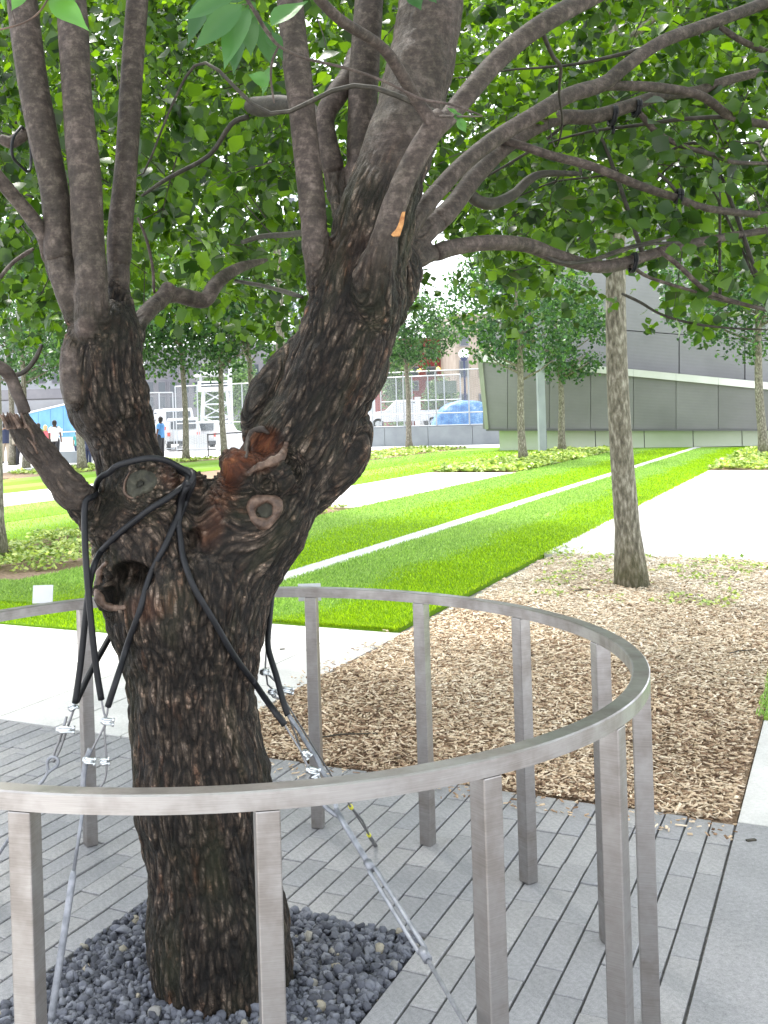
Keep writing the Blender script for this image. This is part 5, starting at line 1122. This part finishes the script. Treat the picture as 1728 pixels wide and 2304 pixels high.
# hoarding, planter
h0, h1 = flat(62, 66), flat(205, 60); hb = empty('blue_hoarding', h0, 'light blue hoarding with a rising top edge behind the walkers', 'hoarding')
for i in range(5):
    a, e = h0.lerp(h1, i/5+.003), h0.lerp(h1, (i+1)/5-.003); za, ze = lint(i/5, 0, 2.3, 1, 2.95), lint((i+1)/5, 0, 2.3, 1, 2.95); m_ = MB(); m_.prism([a, e, e+Vector((0, 0, ze)), a+Vector((0, 0, za))], (.02, .08, 0)); m_.build('panel', M['blue'], hb)
b = MB(); b.tube([h0+Vector((0, -.08, 2.35)), h1+Vector((0, -.08, 3.0))], .05, 6); b.tube([h0+Vector((0, -.08, 1.1)), h1+Vector((0, -.08, 1.2))], .035, 6); b.build('rail', M['white'], hb)
b = MB(); q = h0.lerp(h1, .56); b.box(q+Vector((0, -.12, 1.15)), (.32, .02, .42)); b.build('notice', M['white'], hb)
fence('chain_link_fence', flat(-40, 70), flat(62, 66.5), 2.3, .05, 4, 'grey screened fence at the left edge behind the walkers', (.5,))
q = G(170, 1042); b = MB(); b.box((q.x, q.y+.3, .24), (1.25, .6, .48)); tag(b.build('stone_bench', M['wall_grey']), 'low grey stone block beside the slim tree at left', 'bench')
# street lamp with white globe
c = flat(1050, 72); lp = empty('street_lamp', c, 'dark street lamp with white globe left of the building', 'street lamp')
zt_ = P(1050, 800, 72).z; b = MB(); b.tube([c, c+Vector((0, 0, 1)), c+Vector((0, 0, zt_-.2))], [.14, .08, .06], 8); b.build('pole', M['c_navy'], lp)
bmx = bmesh.new(); bmesh.ops.create_uvsphere(bmx, u_segments=14, v_segments=8, radius=.36); me_ = bpy.data.meshes.new('globe'); bmx.to_mesh(me_); me_.materials.append(M['white']); me_.shade_smooth(); o = bpy.data.objects.new('globe', me_); o.location = (0, 0, zt_+.1); o.parent = lp; col.objects.link(o)
b = MB(); b.tube([c+Vector((0, 0, zt_-.35)), c+Vector((0, 0, zt_-.1))], [.18, .3], 8); b.build('collar', M['c_navy'], lp)
b = MB(); a = P(1005, 871, 68); b.box(a, (1.25, .08, .78)); b.tube([a+Vector((.3, .05, -.3)), Vector((a.x+.3, a.y+.05, 0))], .05, 6); tag(b.build('road_sign', M['sign']), 'dark green-grey sign board seen through the fence', 'sign')
for i, (x, y0, y1, Y, wd) in enumerate([(940, 895, 940, 72, .35), (970, 925, 960, 68, 1.6), (1030, 915, 950, 74, 1.7)]):
    a, e = P(x, y0, Y), P(x, y1, Y); b = MB(); b.box(((a.x+e.x)/2, Y, a.z/2), (wd, .8 if wd > 1 else .3, a.z)); b.box((a.x, Y, a.z+.03), (wd*1.08, .9 if wd > 1 else .34, .06)); 
    tag(b.build('site_cabinet', M['white_wall']), ['slim white post behind the fence right of the small tree', 'white site cabin behind the pickup', 'white equipment box beside the blue tarp'][i], 'cabinet')
# ------------------------------------------------ distant buildings
def facade(x0, x1, ytop, Y, m, label, rows, cols, wy, wpx, wm='glass', ybot=None, name='office_building', depth=12, lit=()):
    a, e = P(x0, ytop, Y), P(x1, ytop, Y); H_ = max(a.z, e.z); t = empty(name, (a.x, Y, 0), label, 'building')
    b = MB(); b.prism([Vector((a.x, Y, 0)), Vector((e.x, Y, 0)), Vector((e.x, Y, H_)), Vector((a.x, Y, H_))], (0, depth, 0)); wall_ = b.build('wall', M[m], t)
    b = MB(); b.box(((a.x+e.x)/2, Y+depth/2, H_+.15), (e.x-a.x+.4, depth+.4, .3)); b.build('parapet', M[m], t)
    k_ = 0
    for ri, y in enumerate(wy):
        for j in range(cols):
            xc = x0+(x1-x0)*(j+.5)/cols; p = P(xc, y, Y); w2, h2 = wpx[0]*Y/F, wpx[1]*Y/F
            b = MB(); b.box((p.x, Y-.02, p.z), (w2+.2, .12, h2+.2)); fr = b.build('window', M['office'], t)
            b = MB(); b.box((p.x, Y-.06, p.z), (w2, .08, h2)); b.build('pane', M['lit'] if (ri, j) in lit else M[wm], fr)
    return t
facade(868, 1032, 770, 100, 'brick_red', 'dark red facade with yellow-lit windows beyond the fence', 0, 4, [796, 836, 868], (20, 18), lit=())
for x, y in ((943, 833), (986, 830)):
    b = MB(); p = P(x, y, 99.6); bmx = bmesh.new(); bmesh.ops.create_icosphere(bmx, subdivisions=1, radius=.22); me_ = bpy.data.meshes.new('lamp'); bmx.to_mesh(me_); me_.materials.append(M['lit']); o = bpy.data.objects.new('window_lamp', me_); o.location = p; col.objects.link(o); tag(o, 'yellow lamp glowing in the dark window, '+('left one' if x < 960 else 'right one')+' of two on the red facade', 'lamp')
facade(1022, 1110, 715, 92, 'beige', 'beige stone corner building beside the street lamp', 0, 2, [760, 830, 905], (16, 34))
facade(-120, 175, 786, 110, 'office_pale', 'pale office building at the left distance', 0, 9, [818, 850], (14, 20))
b = MB(); p = P(30, 900, 100); b.box((p.x, 104, P(0, 888, 100).z), (16, 6, .9)); tag(b.build('entrance_canopy', M['office']), 'flat grey canopy along the foot of the pale office', 'canopy')
facade(325, 640, 790, 105, 'office', 'dark grey office block behind the lattice tower', 0, 12, [832, 872, 905], (15, 24))
facade(640, 830, 300, 160, 'tower', 'tall pale blue-grey tower seen between the limbs', 0, 7, [340, 400, 460, 520, 580, 640, 700, 760], (16, 26))
facade(1120, 1330, 330, 150, 'office_pale', 'tall pale office tower behind the pavilion', 0, 6, [380, 440, 500, 560, 620, 680], (20, 30))
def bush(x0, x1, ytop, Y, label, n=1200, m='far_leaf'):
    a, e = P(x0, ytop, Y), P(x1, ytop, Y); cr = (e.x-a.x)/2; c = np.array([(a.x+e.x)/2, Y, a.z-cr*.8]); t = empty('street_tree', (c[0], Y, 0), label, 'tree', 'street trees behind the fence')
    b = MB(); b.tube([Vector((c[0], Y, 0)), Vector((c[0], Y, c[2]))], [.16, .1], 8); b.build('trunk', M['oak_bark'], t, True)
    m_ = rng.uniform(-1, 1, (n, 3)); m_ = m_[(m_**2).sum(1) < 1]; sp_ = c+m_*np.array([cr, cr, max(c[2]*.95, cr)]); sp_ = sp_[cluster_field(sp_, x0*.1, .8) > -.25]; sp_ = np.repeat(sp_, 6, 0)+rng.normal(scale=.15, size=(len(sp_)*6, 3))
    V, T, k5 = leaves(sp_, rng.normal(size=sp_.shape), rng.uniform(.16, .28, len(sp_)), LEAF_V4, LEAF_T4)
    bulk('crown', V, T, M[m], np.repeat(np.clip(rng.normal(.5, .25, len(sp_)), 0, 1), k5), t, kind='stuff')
bush(500, 590, 862, 80, 'leafy green tree right behind the lattice tower'); bush(440, 500, 880, 84, 'smaller green tree left behind the lattice tower')
bush(860, 925, 845, 80, 'pale green tree behind the fence by the trunk'); bush(950, 1030, 880, 84, 'green shrub-like tree behind the sign board')
# ------------------------------------------------ people
def person(x, yfoot_Y, h, label, shirt, legs, hair, skin='skin', yaw=0, longhair=False, stride=.12, legtop=None, bag=None):
    c = flat(x, yfoot_Y); t = empty('person', c, label, 'person'); s = h/1.75; R_ = Matrix.Rotation(yaw, 4, 'Z')
    def q(a, b_, z): return c+R_@Vector((a*s, b_*s, z*s))
    vs = [(0, 0, .95, .13), (0, 0, 1.18, .125), (0, 0, 1.38, .135), (0, 0, 1.5, .055), (0, .01, 1.60, .085), (0, .01, 1.69, .075),
          (-.10, 0, .88, .095), (-.11, stride, .48, .062), (-.11, stride*.6, .08, .045), (-.11, stride*.6+.13, .03, .035), (.10, 0, .88, .095), (.11, -stride*.4, .48, .062), (.11, -stride, .08, .045), (.11, -stride+.13, .03, .035),
          (-.18, 0, 1.40, .06), (-.25, .02, 1.14, .045), (-.25, .08, .90, .035), (-.25, .11, .80, .035), (.18, 0, 1.40, .06), (.25, -.02, 1.14, .045), (.26, .04, .90, .035), (.26, .07, .80, .035)]
    es = [(0, 1), (1, 2), (2, 3), (3, 4), (4, 5), (0, 6), (6, 7), (7, 8), (8, 9), (0, 10), (10, 11), (11, 12), (12, 13), (2, 14), (14, 15), (15, 16), (16, 17), (2, 18), (18, 19), (19, 20), (20, 21)]
    me_ = bpy.data.meshes.new('body'); me_.from_pydata([q(*v[:3]) for v in vs], es, []); o = bpy.data.objects.new('body', me_); col.objects.link(o)
    o.modifiers.new('k', 'SKIN'); sv = me_.skin_vertices[0].data
    for i, v in enumerate(vs): sv[i].radius = (v[3]*s, v[3]*s)
    sv[0].use_root = True; o.modifiers.new('u', 'SUBSURF').levels = 1; o.modifiers['u'].render_levels = 1
    dg = bpy.context.evaluated_depsgraph_get(); m2 = bpy.data.meshes.new_from_object(o.evaluated_get(dg), depsgraph=dg); bpy.data.objects.remove(o)
    m2.materials.clear(); m2.materials.append(M[skin]); m2.shade_smooth(); o = bpy.data.objects.new('body', m2); link(o, t)
    b = MB(); b.tube([q(0, 0, .86), q(0, 0, 1.0), q(0, 0, 1.2), q(0, 0, 1.38), q(0, 0, 1.47)], [.185*s, .175*s, .17*s, .19*s, .08*s], 12)
    for sx, k_ in ((-1, 14), (1, 18)): b.tube([q(sx*.13, 0, 1.42), q(*vs[k_][:3]), q(*(Vector(vs[k_][:3])*.35+Vector(vs[k_+1][:3])*.65))], [.09*s, .08*s, .065*s], 10)
    b.build('shirt', M[shirt], t, True)
    b = MB()
    for k_ in (6, 10): b.tube([q(vs[k_][0]*.6, 0, 1.0), q(*vs[k_][:3]), q(*vs[k_+1][:3]), q(*vs[k_+2][:3])], [.11*s, .115*s, .085*s, .075*s], 10)
    b.build('trousers', M[legs], t, True)
    b = MB()
    for k_ in (8, 12): p_ = vs[k_]; b.tube([q(p_[0], p_[1]-.04, .045), q(p_[0], p_[1]+.05, .045), q(p_[0], p_[1]+.17, .035)], [.045*s, .05*s, .03*s], 8)
    b.build('shoes', M['c_black'], t, True)
    b = MB(); hp_ = [q(0, 0, 1.56), q(0, -.02, 1.62), q(0, -.02, 1.70), q(0, -.01, 1.775)]
    if longhair: hp_ = [q(0, -.05, 1.46)]+hp_
    b.tube(hp_, ([.07*s] if longhair else [])+[.09*s, .105*s, .105*s, .04*s], 10); b.build('hair', M[hair], t, True)
    return t
person(124, 47, 1.78, 'person in white shirt and dark trousers walking away by the blue hoarding', 'c_white', 'c_black', 'h_dark', 'skin_dark', 0)
person(103, 48, 1.58, 'person with blond hair and pink-red top beside the one in white', 'c_pink', 'c_navy', 'h_blond', yaw=.2, longhair=True)
person(88, 50, 1.68, 'person in green half hidden behind the broken limb', 'c_green', 'c_navy', 'h_dark', yaw=-.2)
person(12, 46, 1.75, 'person in navy top and khaki trousers at the left edge', 'c_navy', 'c_khaki', 'h_dark', yaw=.3)
person(36, 44, 1.72, 'person in pale top and dark trousers, left of the broken limb', 'c_khaki', 'c_black', 'h_dark', yaw=-.3)
person(362, 47, 1.80, 'person in blue uniform shirt standing beside the left fork', 'c_blue', 'c_black', 'h_dark', 'skin_dark', yaw=1.2, stride=.02)
person(174, 49, 1.25, 'small figure in teal top beside the slim trunk at left', 'c_teal', 'c_navy', 'h_dark')
person(198, 42, 1.15, 'small figure in dark clothes right of the slim trunk at left', 'c_navy', 'c_navy', 'h_dark', 'skin')
# small debris
b = MB()
for (x, y) in ((635, 1460), (1612, 1830), (1690, 1890)):
    p = G(x, y, .004); b.obb(p, (1, .2, 0), (-.2, 1, 0), (0, 0, 1), .018, .006, .003)
tag(b.build('fallen_leaf_bits', M['limb_dark']), 'a few dark leaf scraps on the pale paving', 'leaf litter'); bpy.data.objects['fallen_leaf_bits']['kind'] = 'stuff'
p = G(35, 1080, .03); big = big_leaf(p, p+Vector((-.22, .02, .06)), .2, (0, -.3, 1), 'freshwood'); big.name = 'fallen_leaf'; tag(big, 'single orange fallen leaf on the path edge at far left', 'leaf')
